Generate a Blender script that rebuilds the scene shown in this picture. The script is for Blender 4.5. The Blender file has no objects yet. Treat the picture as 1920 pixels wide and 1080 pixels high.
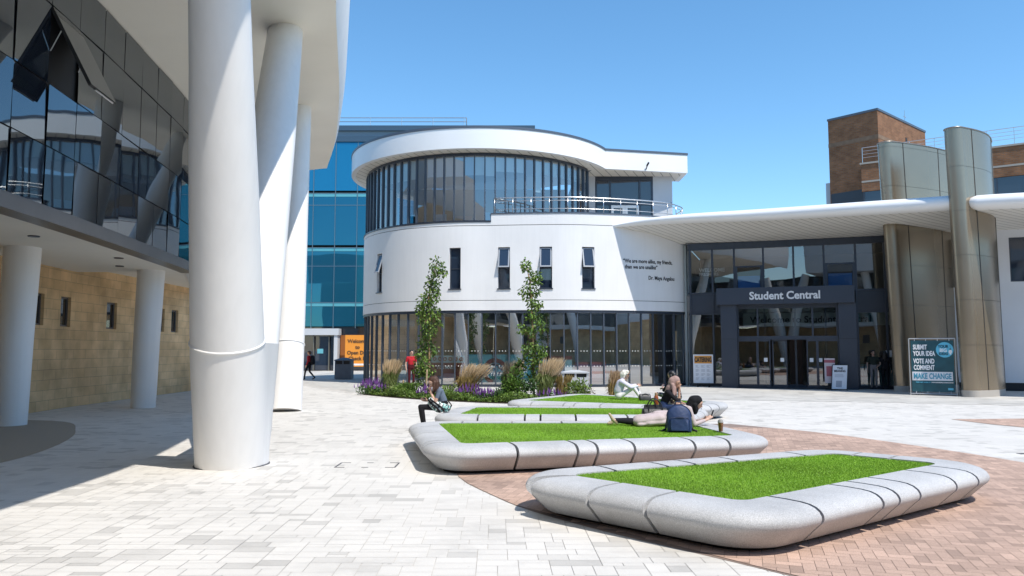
import bpy, bmesh, math, random
import numpy as np
from mathutils import Vector, Matrix
random.seed(7); rng = np.random.default_rng(7)
R = math.radians
SC = bpy.context.scene
COL = SC.collection

# ---------------------------------------------------------------- camera, sky, sun, exposure
cam_d = bpy.data.cameras.new('camera'); cam_d.lens = 26.9; cam_d.sensor_width = 36
cam_d.clip_start = 0.1; cam_d.clip_end = 3000
cam = bpy.data.objects.new('camera', cam_d); COL.objects.link(cam)
cam.location = (0, 0, 1.8); cam.rotation_euler = (R(90 + 4.582), 0, 0)
SC.camera = cam
LIGHT_DIR = Vector((-.40, .48, -1.0)).normalized()
W = bpy.data.worlds.new('World'); SC.world = W; W.use_nodes = True
wn = W.node_tree.nodes; sky = wn.new('ShaderNodeTexSky'); sky.sky_type = 'NISHITA'
sky.sun_disc = False; sky.sun_elevation = R(58); sky.sun_rotation = R(140)
sky.altitude = 100; sky.air_density = 1.0; sky.dust_density = 0.2; sky.ozone_density = 4.0
hs = wn.new('ShaderNodeHueSaturation'); hs.inputs['Saturation'].default_value = 1.15; hs.inputs['Hue'].default_value = .492
W.node_tree.links.new(sky.outputs[0], hs.inputs['Color']); W.node_tree.links.new(hs.outputs[0], wn['Background'].inputs[0])
wn['Background'].inputs[1].default_value = 0.15
sun_d = bpy.data.lights.new('sun', 'SUN'); sun_d.energy = 3.4; sun_d.angle = R(.5); sun_d.color = (1, .94, .855)
sun = bpy.data.objects.new('sun', sun_d); COL.objects.link(sun)
sun.location = (20, -20, 40); sun.rotation_euler = LIGHT_DIR.to_track_quat('-Z', 'Y').to_euler()
SC.view_settings.view_transform = 'Standard'; SC.view_settings.look = 'None'
SC.view_settings.exposure = 0.57; SC.view_settings.gamma = 1

# ---------------------------------------------------------------- helpers: materials
def M(name, col, rough=.6, var=0., vs=4., bump=0., bs=60., metal=0., spec=.5, val=False, emit=0., fine=0., fs=120., streak=0., blot=0.):
    m = bpy.data.materials.new(name); m.use_nodes = True
    nt = m.node_tree; N = nt.nodes; L = nt.links; b = N['Principled BSDF']
    b.inputs['Base Color'].default_value = (*col, 1); b.inputs['Roughness'].default_value = rough
    b.inputs['Metallic'].default_value = metal; b.inputs['Specular IOR Level'].default_value = spec
    if emit:
        b.inputs['Emission Color'].default_value = (*col, 1); b.inputs['Emission Strength'].default_value = emit
    cur = None
    tc = N.new('ShaderNodeTexCoord')
    def mul(cur, sock, lo, hi, fmin=.3, fmax=.7):
        mr = N.new('ShaderNodeMapRange'); L.new(sock, mr.inputs[0])
        mr.inputs[1].default_value = fmin; mr.inputs[2].default_value = fmax
        mr.inputs[3].default_value = lo; mr.inputs[4].default_value = hi
        vm = N.new('ShaderNodeVectorMath'); vm.operation = 'SCALE'
        if cur is None: vm.inputs[0].default_value = col
        else: L.new(cur, vm.inputs[0])
        L.new(mr.outputs[0], vm.inputs['Scale'])
        return vm.outputs[0]
    for amt, sc_, det in ((var, vs, 6), (fine, fs, 2)):
        if amt:
            n = N.new('ShaderNodeTexNoise'); n.inputs['Scale'].default_value = sc_; n.inputs['Detail'].default_value = det
            L.new(tc.outputs['Object'], n.inputs['Vector'])
            cur = mul(cur, n.outputs[0], 1 - amt, 1 + amt)
    if streak:
        mp = N.new('ShaderNodeMapping'); mp.inputs['Scale'].default_value = (5, 5, .28); L.new(tc.outputs['Object'], mp.inputs[0])
        n = N.new('ShaderNodeTexNoise'); n.inputs['Scale'].default_value = 1.6; n.inputs['Detail'].default_value = 5; L.new(mp.outputs[0], n.inputs['Vector'])
        cur = mul(cur, n.outputs[0], 1 - streak, 1 + streak * .3, .38, .55)
    if blot:
        n = N.new('ShaderNodeTexNoise'); n.inputs['Scale'].default_value = 1.1; n.inputs['Detail'].default_value = 9; n.inputs['Roughness'].default_value = .68
        L.new(tc.outputs['Object'], n.inputs['Vector']); cur = mul(cur, n.outputs[0], 1 - blot, 1, .36, .5)
        n = N.new('ShaderNodeTexVoronoi'); n.inputs['Scale'].default_value = 1.9; L.new(tc.outputs['Object'], n.inputs['Vector']); cur = mul(cur, n.outputs['Distance'], 1 - blot * 2.2, 1, .035, .05)
    if val:
        a = N.new('ShaderNodeAttribute'); a.attribute_name = 'val'
        cur = mul(cur, a.outputs['Fac'], 0, 2, 0, 2)
    if cur is not None: L.new(cur, b.inputs['Base Color'])
    if bump:
        n2 = N.new('ShaderNodeTexNoise'); n2.inputs['Scale'].default_value = bs; n2.inputs['Detail'].default_value = 4
        L.new(tc.outputs['Object'], n2.inputs['Vector'])
        bp = N.new('ShaderNodeBump'); bp.inputs['Strength'].default_value = bump; bp.inputs['Distance'].default_value = .02
        L.new(n2.outputs[0], bp.inputs['Height']); L.new(bp.outputs[0], b.inputs['Normal'])
    return m

def M_brick(name, c1, c2, mortar, w, h, msize, rough=.85, off=.5, bump=.4, var=.18, squash=1.0):
    m = bpy.data.materials.new(name); m.use_nodes = True
    nt = m.node_tree; N = nt.nodes; L = nt.links; b = N['Principled BSDF']; b.inputs['Roughness'].default_value = rough
    b.inputs['Specular IOR Level'].default_value = .25
    uv = N.new('ShaderNodeUVMap'); br = N.new('ShaderNodeTexBrick')
    L.new(uv.outputs[0], br.inputs['Vector'])
    br.inputs['Color1'].default_value = (*c1, 1); br.inputs['Color2'].default_value = (*c2, 1); br.inputs['Mortar'].default_value = (*mortar, 1)
    br.inputs['Scale'].default_value = 1; br.inputs['Mortar Size'].default_value = msize; br.inputs['Mortar Smooth'].default_value = .1
    br.inputs['Brick Width'].default_value = w; br.inputs['Row Height'].default_value = h; br.offset = off; br.inputs['Bias'].default_value = 0
    n = N.new('ShaderNodeTexNoise'); n.inputs['Scale'].default_value = 1.3; n.inputs['Detail'].default_value = 8
    tc = N.new('ShaderNodeTexCoord'); L.new(tc.outputs['Object'], n.inputs['Vector'])
    mr = N.new('ShaderNodeMapRange'); mr.inputs[1].default_value = .3; mr.inputs[2].default_value = .7
    mr.inputs[3].default_value = 1 - var; mr.inputs[4].default_value = 1 + var
    L.new(n.outputs[0], mr.inputs[0])
    vm = N.new('ShaderNodeVectorMath'); vm.operation = 'SCALE'
    L.new(br.outputs[0], vm.inputs[0]); L.new(mr.outputs[0], vm.inputs['Scale']); L.new(vm.outputs[0], b.inputs['Base Color'])
    bp = N.new('ShaderNodeBump'); bp.inputs['Strength'].default_value = bump; bp.inputs['Distance'].default_value = .01; bp.invert = True
    L.new(br.outputs['Fac'], bp.inputs['Height']); L.new(bp.outputs[0], b.inputs['Normal'])
    return m

def M_lines(name, col, dark, ang, pitch, rough=.5):
    """boarding: thin dark joints every `pitch` metres, running along angle `ang` in plan"""
    m = M(name, col, rough); nt = m.node_tree; N = nt.nodes; L = nt.links; b = N['Principled BSDF']
    tc = N.new('ShaderNodeTexCoord'); sx = N.new('ShaderNodeVectorMath'); sx.operation = 'DOT_PRODUCT'
    L.new(tc.outputs['Object'], sx.inputs[0]); sx.inputs[1].default_value = (-math.sin(ang), math.cos(ang), 0)
    d = N.new('ShaderNodeMath'); d.operation = 'DIVIDE'; L.new(sx.outputs['Value'], d.inputs[0]); d.inputs[1].default_value = pitch
    fr = N.new('ShaderNodeMath'); fr.operation = 'FRACT'; L.new(d.outputs[0], fr.inputs[0])
    lt = N.new('ShaderNodeMath'); lt.operation = 'LESS_THAN'; L.new(fr.outputs[0], lt.inputs[0]); lt.inputs[1].default_value = .1
    mx = N.new('ShaderNodeMix'); mx.data_type = 'RGBA'; L.new(lt.outputs[0], mx.inputs[0])
    mx.inputs[6].default_value = (*col, 1); mx.inputs[7].default_value = (*dark, 1); L.new(mx.outputs[2], b.inputs['Base Color'])
    return m

def M_glass(name, tint, ior=1.7, refl=(1, 1, 1), wav=.0, ws=.6):
    """clear pane: tinted see-through plus Fresnel reflection"""
    m = bpy.data.materials.new(name); m.use_nodes = True
    nt = m.node_tree; N = nt.nodes; L = nt.links; N.remove(N['Principled BSDF']); out = N['Material Output']
    t = N.new('ShaderNodeBsdfTransparent'); t.inputs[0].default_value = (*tint, 1)
    g = N.new('ShaderNodeBsdfGlossy'); g.inputs['Roughness'].default_value = .0; g.inputs[0].default_value = (*refl, 1)
    f = N.new('ShaderNodeLayerWeight'); f.inputs['Blend'].default_value = .5; f0 = ((ior - 1) / (ior + 1)) ** 2
    pw = N.new('ShaderNodeMath'); pw.operation = 'POWER'; L.new(f.outputs['Facing'], pw.inputs[0]); pw.inputs[1].default_value = 4
    ma = N.new('ShaderNodeMath'); ma.operation = 'MULTIPLY_ADD'; L.new(pw.outputs[0], ma.inputs[0]); ma.inputs[1].default_value = 1 - f0; ma.inputs[2].default_value = f0
    mx = N.new('ShaderNodeMixShader'); L.new(ma.outputs[0], mx.inputs[0]); L.new(t.outputs[0], mx.inputs[1]); L.new(g.outputs[0], mx.inputs[2])
    L.new(mx.outputs[0], out.inputs[0])
    if wav: _wavy(N, L, [g.inputs['Normal'], f.inputs['Normal']], wav, ws)
    return m
def _wavy(N, L, socks, s, ws):
    tc = N.new('ShaderNodeTexCoord'); n = N.new('ShaderNodeTexNoise'); n.inputs['Scale'].default_value = ws; n.inputs['Detail'].default_value = 1
    L.new(tc.outputs['Object'], n.inputs['Vector']); bp = N.new('ShaderNodeBump'); bp.inputs['Strength'].default_value = 1
    bp.inputs['Distance'].default_value = s; L.new(n.outputs[0], bp.inputs['Height'])
    for k in socks: L.new(bp.outputs[0], k)
def M_mirror(name, col, ior, wav=.0, ws=.6, spec_tint=None):
    m = M(name, col, .02); b = m.node_tree.nodes['Principled BSDF']; b.inputs['IOR'].default_value = ior
    if spec_tint: b.inputs['Specular Tint'].default_value = (*spec_tint, 1)
    if wav: _wavy(m.node_tree.nodes, m.node_tree.links, [b.inputs['Normal']], wav, ws)
    return m

# ---------------------------------------------------------------- helpers: meshes
def root_loc(p):
    v = Vector((0, 0, 0))
    while p is not None: v += Vector(p.location); p = p.parent
    return v
class MB:
    def __init__(s): s.v = []; s.f = []; s.m = []; s.val = []; s.cv = 1.0
    def add(s, vs, fs, m=0):
        o = len(s.v); s.v.extend([tuple(p) for p in vs])
        for f in fs: s.f.append(tuple(i + o for i in f)); s.m.append(m); s.val.append(s.cv)
    def quad(s, a, b, c, d, m=0): s.add([a, b, c, d], [(0, 1, 2, 3)], m)
    def box(s, x0, x1, y0, y1, z0, z1, m=0):
        s.add([(x0, y0, z0), (x1, y0, z0), (x1, y1, z0), (x0, y1, z0), (x0, y0, z1), (x1, y0, z1), (x1, y1, z1), (x0, y1, z1)],
              [(0, 3, 2, 1), (4, 5, 6, 7), (0, 1, 5, 4), (1, 2, 6, 5), (2, 3, 7, 6), (3, 0, 4, 7)], m)
    def fbox(s, F, u0, u1, o0, o1, z0, z1, m=0):
        """box in a facade frame F(u, out, z)"""
        s.add([F(u0, o1, z0), F(u1, o1, z0), F(u1, o0, z0), F(u0, o0, z0), F(u0, o1, z1), F(u1, o1, z1), F(u1, o0, z1), F(u0, o0, z1)],
              [(0, 3, 2, 1), (4, 5, 6, 7), (0, 1, 5, 4), (1, 2, 6, 5), (2, 3, 7, 6), (3, 0, 4, 7)], m)
    def prism(s, poly, z0, z1, m=0, mtop=None):
        n = len(poly); zt = z1 if hasattr(z1, '__len__') else [z1] * n
        s.add([(p[0], p[1], z0) for p in poly] + [(p[0], p[1], zt[i]) for i, p in enumerate(poly)],
              [tuple(range(n))[::-1]] + [(i, (i + 1) % n, (i + 1) % n + n, i + n) for i in range(n)], m)
        s.add([(p[0], p[1], zt[i]) for i, p in enumerate(poly)], [tuple(range(n))], m if mtop is None else mtop)
    def tube(s, pts, r, n=8, m=0, caps=True, sq=(1, 1), up=None):
        pts = [Vector(p) for p in pts]; k = len(pts); rr = r if hasattr(r, '__len__') else [r] * k
        rings = []; prev = None
        for i, p in enumerate(pts):
            t = (pts[min(i + 1, k - 1)] - pts[max(i - 1, 0)])
            t = t.normalized() if t.length > 1e-9 else Vector((0, 0, 1))
            if prev is None:
                a = Vector(up) if up else (Vector((0, 0, 1)) if abs(t.z) < .9 else Vector((1, 0, 0)))
                x = t.cross(a).normalized()
            else:
                x = prev - t * prev.dot(t); x = x.normalized() if x.length > 1e-6 else t.orthogonal().normalized()
            prev = x; y = t.cross(x)
            rings.append([p + (x * math.cos(2 * math.pi * j / n) * sq[0] + y * math.sin(2 * math.pi * j / n) * sq[1]) * rr[i] for j in range(n)])
        vs = [q for rg in rings for q in rg]; fs = []
        for i in range(k - 1):
            for j in range(n): fs.append((i * n + j, i * n + (j + 1) % n, (i + 1) * n + (j + 1) % n, (i + 1) * n + j))
        if caps: fs += [tuple(range(n))[::-1], tuple(range((k - 1) * n, k * n))]
        s.add(vs, fs, m)
    def lathe(s, prof, c=(0, 0, 0), n=16, m=0, sx=1, sy=1):
        vs = []; fs = []; k = len(prof)
        for (r, z) in prof:
            for j in range(n): a = 2 * math.pi * j / n; vs.append((c[0] + r * sx * math.cos(a), c[1] + r * sy * math.sin(a), c[2] + z))
        for i in range(k - 1):
            for j in range(n): fs.append((i * n + j, i * n + (j + 1) % n, (i + 1) * n + (j + 1) % n, (i + 1) * n + j))
        fs += [tuple(range(n))[::-1], tuple(range((k - 1) * n, k * n))]
        s.add(vs, fs, m)
    def loft(s, rings, m=0, closed=True, caps=True):
        n = len(rings[0]); vs = [p for rg in rings for p in rg]; fs = []
        for i in range(len(rings) - 1):
            for j in range(n if closed else n - 1): fs.append((i * n + j, i * n + (j + 1) % n, (i + 1) * n + (j + 1) % n, (i + 1) * n + j))
        if caps: fs += [tuple(range(n))[::-1], tuple(range((len(rings) - 1) * n, len(rings) * n))]
        s.add(vs, fs, m)
    def build(s, name, mats, parent=None, smooth=False, local=False, angle=None):
        mats = mats if isinstance(mats, (list, tuple)) else [mats]
        me = bpy.data.meshes.new(name); off = Vector((0, 0, 0)) if local else root_loc(parent)
        V = np.array(s.v, dtype=float).reshape(-1, 3) - np.array(off)
        me.from_pydata(V.tolist(), [], s.f)
        for m in mats: me.materials.append(m)
        nf = len(me.polygons)
        me.polygons.foreach_set('material_index', np.array(s.m[:nf], dtype=np.int32))
        at = me.attributes.new('val', 'FLOAT', 'FACE'); at.data.foreach_set('value', np.array(s.val[:nf], dtype=np.float32))
        uvl = me.uv_layers.new(name='UVMap')
        if nf:
            nl = len(me.loops); vi = np.empty(nl, np.int32); me.loops.foreach_get('vertex_index', vi)
            pn = np.empty(nf * 3); me.polygons.foreach_get('normal', pn); pn = pn.reshape(-1, 3)
            lt = np.empty(nf, np.int32); me.polygons.foreach_get('loop_total', lt)
            LN = np.repeat(pn, lt, axis=0); P = (V + np.array(off))[vi]
            hx = -LN[:, 1]; hy = LN[:, 0]; hl = np.maximum(np.hypot(hx, hy), 1e-6)
            flat = np.abs(LN[:, 2]) > .7
            U = np.where(flat, P[:, 0], (P[:, 0] * hx + P[:, 1] * hy) / hl); Vv = np.where(flat, P[:, 1], P[:, 2])
            uvl.data.foreach_set('uv', np.stack([U, Vv], 1).ravel().astype(np.float32))
        if smooth: me.polygons.foreach_set('use_smooth', np.ones(nf, dtype=bool))
        me.update()
        if smooth and angle is not None:
            bm = bmesh.new(); bm.from_mesh(me)
            for e in bm.edges:
                if len(e.link_faces) == 2 and e.calc_face_angle(0) > angle: e.smooth = False
            bm.to_mesh(me); bm.free()
        o = bpy.data.objects.new(name, me); COL.objects.link(o)
        if parent is not None: o.parent = parent
        return o
def tag(o, label=None, cat=None, group=None, kind=None):
    if label: o['label'] = label
    if cat: o['category'] = cat
    if group: o['group'] = group
    if kind: o['kind'] = kind
    return o
def thing(name, loc, label, cat, group=None, rz=0.):
    o = bpy.data.objects.new(name, None); COL.objects.link(o); o.location = loc; o.rotation_euler = (0, 0, rz)
    o.empty_display_size = .2
    return tag(o, label, cat, group)
def struct(o): o['kind'] = 'structure'; return o
def copy_tree(o, parent=None):
    c = o.copy(); COL.objects.link(c); c.parent = parent
    for ch in list(o.children): copy_tree(ch, c)
    return c

class Curve:
    def __init__(s, pts):
        s.p = np.array(pts, float); d = np.linalg.norm(np.diff(s.p, axis=0), axis=1); s.s = np.concatenate([[0], np.cumsum(d)]); s.len = s.s[-1]
    def at(s, u, off=0., z=None):
        u = min(max(u, 0), s.len); x = np.interp(u, s.s, s.p[:, 0]); y = np.interp(u, s.s, s.p[:, 1])
        e = .15; u0, u1 = max(0, u - e), min(s.len, u + e)
        dx = np.interp(u1, s.s, s.p[:, 0]) - np.interp(u0, s.s, s.p[:, 0]); dy = np.interp(u1, s.s, s.p[:, 1]) - np.interp(u0, s.s, s.p[:, 1])
        l = math.hypot(dx, dy); nx, ny = dy / l, -dx / l
        r = (x + nx * off, y + ny * off)
        return r if z is None else (*r, z)
    def tan(s, u):
        a = s.at(u - .1); b = s.at(u + .1); l = math.hypot(b[0] - a[0], b[1] - a[1]); return ((b[0] - a[0]) / l, (b[1] - a[1]) / l)
    def ux(s, x):   # arc length at a given x
        i = int(np.argmax((s.p[1:, 0] >= x) & (s.p[:-1, 0] < x))); a, b = s.p[i], s.p[i + 1]
        return s.s[i] + (x - a[0]) / (b[0] - a[0]) * (s.s[i + 1] - s.s[i])
    def frame(s, u):
        o = s.at(u); t = s.tan(u)
        return lambda a, b, z: (o[0] + t[0] * a + t[1] * b, o[1] + t[1] * a - t[0] * b, z)
def spline(pts, n=8):
    P = [np.array(p, float) for p in pts]; P = [2 * P[0] - P[1]] + P + [2 * P[-1] - P[-2]]; out = []
    for i in range(1, len(P) - 2):
        for k in range(n):
            t = k / n; a, b, c, d = P[i - 1], P[i], P[i + 1], P[i + 2]
            out.append(.5 * ((2 * b) + (c - a) * t + (2 * a - 5 * b + 4 * c - d) * t * t + (3 * b - a - 3 * c + d) * t ** 3))
    out.append(P[-2]); return [tuple(p) for p in out]
def strip(mb, cv, u0, u1, z0, z1, o0, o1, step=.25, m=0, zf=None):
    """curved slab between offsets o0 (inner) and o1 (outer)"""
    n = max(1, int(math.ceil((u1 - u0) / step))); us = [u0 + (u1 - u0) * i / n for i in range(n + 1)]
    rings = []
    for u in us:
        a = z0; b = z1
        rings.append([cv.at(u, o1, a), cv.at(u, o1, b), cv.at(u, o0, b), cv.at(u, o0, a)])
    # unshared corners so smooth shading runs only along the curve
    for k in range(4):
        vs = [r[k] for r in rings] + [r[(k + 1) % 4] for r in rings]; L = len(rings)
        mb.add(vs, [(i, i + L, i + L + 1, i + 1) for i in range(L - 1)][::1], m)
    mb.add(rings[0], [(0, 3, 2, 1)], m); mb.add(rings[-1], [(0, 1, 2, 3)], m)
def wall_open(mb, cv, u0, u1, z0, z1, th, ops, step=.2, m=0, mrev=None):
    """curved wall with rectangular openings ops = (ua, ub, za, zb)"""
    mrev = m if mrev is None else mrev
    us = set(np.linspace(u0, u1, int((u1 - u0) / step) + 2).tolist())
    for o in ops: us |= {o[0], o[1]}
    us = sorted(us); zs = sorted({z0, z1} | {z for o in ops for z in o[2:]})
    front = MBgrid = {}
    def inside(u, z): return any(o[0] < u < o[1] and o[2] < z < o[3] for o in ops)
    vid = {}; V = []
    def vv(i, j, k):
        if (i, j, k) not in vid: vid[(i, j, k)] = len(V); V.append(cv.at(us[i], 0 if k == 0 else -th, zs[j]))
        return vid[(i, j, k)]
    F = []
    for i in range(len(us) - 1):
        for j in range(len(zs) - 1):
            if inside((us[i] + us[i + 1]) / 2, (zs[j] + zs[j + 1]) / 2): continue
            F.append((vv(i, j, 0), vv(i + 1, j, 0), vv(i + 1, j + 1, 0), vv(i, j + 1, 0)))
            F.append((vv(i + 1, j, 1), vv(i, j, 1), vv(i, j + 1, 1), vv(i + 1, j + 1, 1)))
    mb.add(V, F, m)
    for o in ops:
        n = 3; uu = [o[0] + (o[1] - o[0]) * t / n for t in range(n + 1)]
        for za in (o[2], o[3]):
            for t in range(n): mb.quad(cv.at(uu[t], 0, za), cv.at(uu[t + 1], 0, za), cv.at(uu[t + 1], -th, za), cv.at(uu[t], -th, za), mrev)
        for ua in (o[0], o[1]): mb.quad(cv.at(ua, 0, o[2]), cv.at(ua, -th, o[2]), cv.at(ua, -th, o[3]), cv.at(ua, 0, o[3]), mrev)
    for zz in (z0, z1):
        for i in range(len(us) - 1): mb.quad(cv.at(us[i], 0, zz), cv.at(us[i + 1], 0, zz), cv.at(us[i + 1], -th, zz), cv.at(us[i], -th, zz), m)
    for ua in (u0, u1): mb.quad(cv.at(ua, 0, z0), cv.at(ua, -th, z0), cv.at(ua, -th, z1), cv.at(ua, 0, z1), m)
def text(s, size, o, d, up, mat, parent, name='lettering', align='CENTER', bold=0., ext=.006, sx=1., spacing=1.):
    """raised lettering at point o, reading along d, standing along up"""
    c = bpy.data.curves.new('t', 'FONT'); c.body = s; c.size = size; c.align_x = align; c.extrude = ext; c.offset = bold; c.space_character = spacing
    c.resolution_u = 3
    t = bpy.data.objects.new('t', c); COL.objects.link(t)
    bpy.context.view_layer.update(); dg = bpy.context.evaluated_depsgraph_get()
    me = bpy.data.meshes.new_from_object(t.evaluated_get(dg)); bpy.data.objects.remove(t); bpy.data.curves.remove(c)
    d = Vector(d).normalized(); up = Vector(up).normalized(); n = d.cross(up)
    off = root_loc(parent); o = Vector(o)
    V = np.empty(len(me.vertices) * 3); me.vertices.foreach_get('co', V); V = V.reshape(-1, 3)
    Wd = np.outer(V[:, 0] * sx, d) + np.outer(V[:, 1], up) + np.outer(V[:, 2], n) + np.array(o - off)
    me.vertices.foreach_set('co', Wd.ravel()); me.materials.clear(); me.materials.append(mat); me.update(); me.name = name
    ob = bpy.data.objects.new(name, me); COL.objects.link(ob); ob.parent = parent
    return ob

# ---------------------------------------------------------------- materials
white = M('white_render', (.79, .78, .765), .7, var=.03, vs=.7, streak=.015, bump=.08, bs=30)
white_metal = M('white_panel', (.80, .80, .79), .35, var=.02, vs=.5)
cream = M('cream_soffit', (.82, .78, .70), .7, var=.03, vs=.5)
colpaint = M('white_column_paint', (.80, .785, .76), .45, var=.03, vs=.8, streak=.018, bump=.05, bs=8)
weld = M('weld_ring', (.80, .79, .77), .4)
dframe = M('dark_grey_aluminium', (.045, .055, .075), .35, metal=.3, var=.1)
dframe2 = M('anthracite_cladding', (.034, .043, .062), .4, var=.08, vs=.6)
fascia_grey = M('grey_metal_fascia', (.16, .15, .145), .35, metal=.5, var=.12, vs=.8)
coping = M('grey_coping', (.10, .12, .15), .4, metal=.4)
black = M('black', (.012, .012, .014), .6)
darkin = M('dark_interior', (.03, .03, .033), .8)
steel = M('brushed_steel', (.62, .62, .62), .28, metal=1.)
bronze = M('champagne_metal', (.335, .275, .20), .27, metal=.7, var=.06, vs=.5)
bronze_d = M('champagne_joint', (.03, .028, .025), .6)
groundm = M('mortar', (.52, .495, .455), .9, var=.15, vs=3)
far_ground = M('far_paving', (.40, .39, .37), .9, var=.1, vs=.3)
paver = M('granite_paver', (.635, .61, .567), .8, val=True, fine=.08, fs=160, bump=.1, bs=200, var=.05, vs=.35, blot=.10)
flagm = M('grey_flagstone', (.51, .495, .46), .85, val=True, fine=.06, fs=160, var=.06, vs=.5, blot=.12)
brickm = M('red_paving_brick', (.46, .32, .25), .85, val=True, fine=.12, fs=90, var=.12, vs=.8, blot=.14)
mortar_b = M('brick_paving_joint', (.24, .18, .15), .9)
sandpatch = M('dark_grit', (.33, .29, .235), .95, fine=.2, fs=150)
soil = M('soil', (.06, .045, .03), .95, bump=.6, bs=20)
stone = M('grey_granite', (.47, .47, .47), .6, var=.10, vs=1.6, fine=.24, fs=110, bump=.2, bs=120, blot=.10)
plinthm = M('dark_plinth', (.10, .10, .105), .7, var=.1)
turf = M('artificial_turf_base', (.17, .30, .035), .95, var=.2, vs=6)
blade = M('turf_blade', (.225, .41, .04), .7, val=True, spec=.25)
sandstone = M_brick('sandstone_ashlar', (.72, .50, .275), (.63, .425, .225), (.42, .30, .185), .72, .30, .006, var=.22, bump=.5)
redbrick = M_brick('brown_brick', (.26, .125, .06), (.19, .085, .04), (.17, .12, .09), .45, .15, .018, var=.2)
soffit_boards = M_lines('cream_soffit_boards', (.70, .68, .63), (.22, .21, .19), math.atan2(.6, 1), .32)
eave_boards = M_lines('eave_boards', (.72, .69, .62), (.25, .24, .21), R(70), .45)
gl_left = M_mirror('dark_mirror_glass', (.012, .015, .022), 2.45, wav=.012, ws=.5, spec_tint=(.86, .95, 1.))
gl_clear = M_glass('clear_glass', (.62, .74, .76), 1.75, wav=.004, ws=.5)
gl_drum = M_glass('drum_glass', (.66, .77, .80), 5.0, wav=.004, ws=.5)
gl_up = M_glass('upper_drum_glass', (.62, .72, .80), 2.9, wav=.004, ws=.5)
gl_ent = M_glass('entrance_glass', (.50, .60, .62), 2.6, wav=.005, ws=.5)
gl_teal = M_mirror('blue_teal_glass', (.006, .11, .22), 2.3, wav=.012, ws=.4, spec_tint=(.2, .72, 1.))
teal_band = M('teal_spandrel', (.10, .36, .42), .3)
gl_win = M_mirror('window_glass', (.02, .03, .05), 1.8, wav=.004)
skin = M('skin', (.56, .35, .26), .55); skin_t = M('skin_tan', (.42, .25, .165), .55); skin_d = M('skin_olive', (.45, .28, .19), .55)
eyem = M('eye', (.03, .02, .02), .3); lipm = M('lip', (.40, .16, .14), .5)
def cloth(n, c, **k): return M(n, c, .85, fine=.03, fs=60, var=.07, vs=9, spec=.2, bump=.25, bs=18, **k)
# ================================================================ GROUND
def clip_poly(sub, clip):
    out = sub
    for i in range(len(clip)):
        a = clip[i]; b = clip[(i + 1) % len(clip)]; inp = out; out = []
        if not inp: break
        def side(p): return (b[0] - a[0]) * (p[1] - a[1]) - (b[1] - a[1]) * (p[0] - a[0])
        for j in range(len(inp)):
            p, q = inp[j], inp[(j + 1) % len(inp)]; sp, sq = side(p), side(q)
            if sp >= 0: out.append(p)
            if sp * sq < 0:
                t = sp / (sp - sq); out.append((p[0] + (q[0] - p[0]) * t, p[1] + (q[1] - p[1]) * t))
    return out
def area2(p): return sum(p[i][0] * p[(i + 1) % len(p)][1] - p[(i + 1) % len(p)][0] * p[i][1] for i in range(len(p)))
def ccw(p): return p if area2(p) > 0 else p[::-1]
def inpoly(x, y, P):
    r = False; j = len(P) - 1
    for i in range(len(P)):
        if (P[i][1] > y) != (P[j][1] > y) and x < (P[j][0] - P[i][0]) * (y - P[i][1]) / (P[j][1] - P[i][1]) + P[i][0]: r = not r
        j = i
    return r
b = MB(); b.quad((-600, -600, -.012), (600, -600, -.012), (600, 900, -.012), (-600, 900, -.012)); struct(b.build('ground', far_ground))
b = MB(); b.quad((-16, 1, -.006), (27, 1, -.006), (27, 66, -.006), (-16, 66, -.006)); struct(b.build('paving_joints', groundm))
flag_zone = [(-8, 66), (-13.8, 46), (-9.5, 38), (-6.2, 31.6), (-5, 33), (1, 28.5), (3.4, 27.8), (7, 27.6), (13, 26.2), (19, 23.6), (27, 20), (27, 66)]
b = MB(); ca, sa = math.cos(R(2)), math.sin(R(2)); CL = .088; NX, NY = 500, 520; busy = np.zeros((NY, NX), bool)
for iy in range(NY):      # random modular bond, filled row by row
    ix = 0; y = 1 + iy * CL
    while ix < NX:
        if busy[iy, ix]: ix += 1; continue
        run = 1
        while ix + run < NX and not busy[iy, ix + run] and run < 6: run += 1
        w, h = random.choice([(2, 2), (3, 2), (3, 2), (4, 2), (4, 2), (2, 3), (3, 1), (5, 2), (2, 1)])
        w = min(w, run); w = run if run - w == 1 and run < 6 else w
        h = min(h, NY - iy); busy[iy:iy + h, ix:ix + w] = True
        x = -16 + ix * CL; cx, cy = x + w * CL / 2, y + h * CL / 2
        if not inpoly(cx, cy, flag_zone) and abs(cx) < 1.2 + cy * .74 and not (cy > 20 and cx < -14):
            g = .0026; k = .002; q = [(x + g, y + k), (x + w * CL - g, y + k), (x + w * CL - g, y + h * CL - k), (x + g, y + h * CL - k)]
            q = [(px * ca - py * sa * .6, py) for px, py in q]; t = random.random()
            b.cv = random.uniform(.74, .84) if t < .10 else random.uniform(.86, .93) if t < .17 else random.uniform(.97, 1.02)
            b.add([(*p, 0) for p in q], [(0, 1, 2, 3)])
        ix += w
struct(b.build('plaza_paving', paver))
b = MB(); y = 20.; k = 0
while y < 66:
    h = .45; x = -14 + (k % 2) * .4; k += 1
    while x < 27:
        w = random.choice([.6, .6, .75, .9])
        if inpoly(x + w / 2, y + h / 2, flag_zone) or (y > 44 and x < -5 and x > -22):
            b.cv = random.choice([.92, .97, 1., 1.03, 1.06, .80 if random.random() < .4 else 1.]); g = .006
            b.add([(x + g, y + g, .001), (x + w - g, y + g, .001), (x + w - g, y + h - g, .001), (x + g, y + h - g, .001)], [(0, 1, 2, 3)])
        x += w
    y += h
struct(b.build('flagstone_pavement', flagm))
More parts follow.
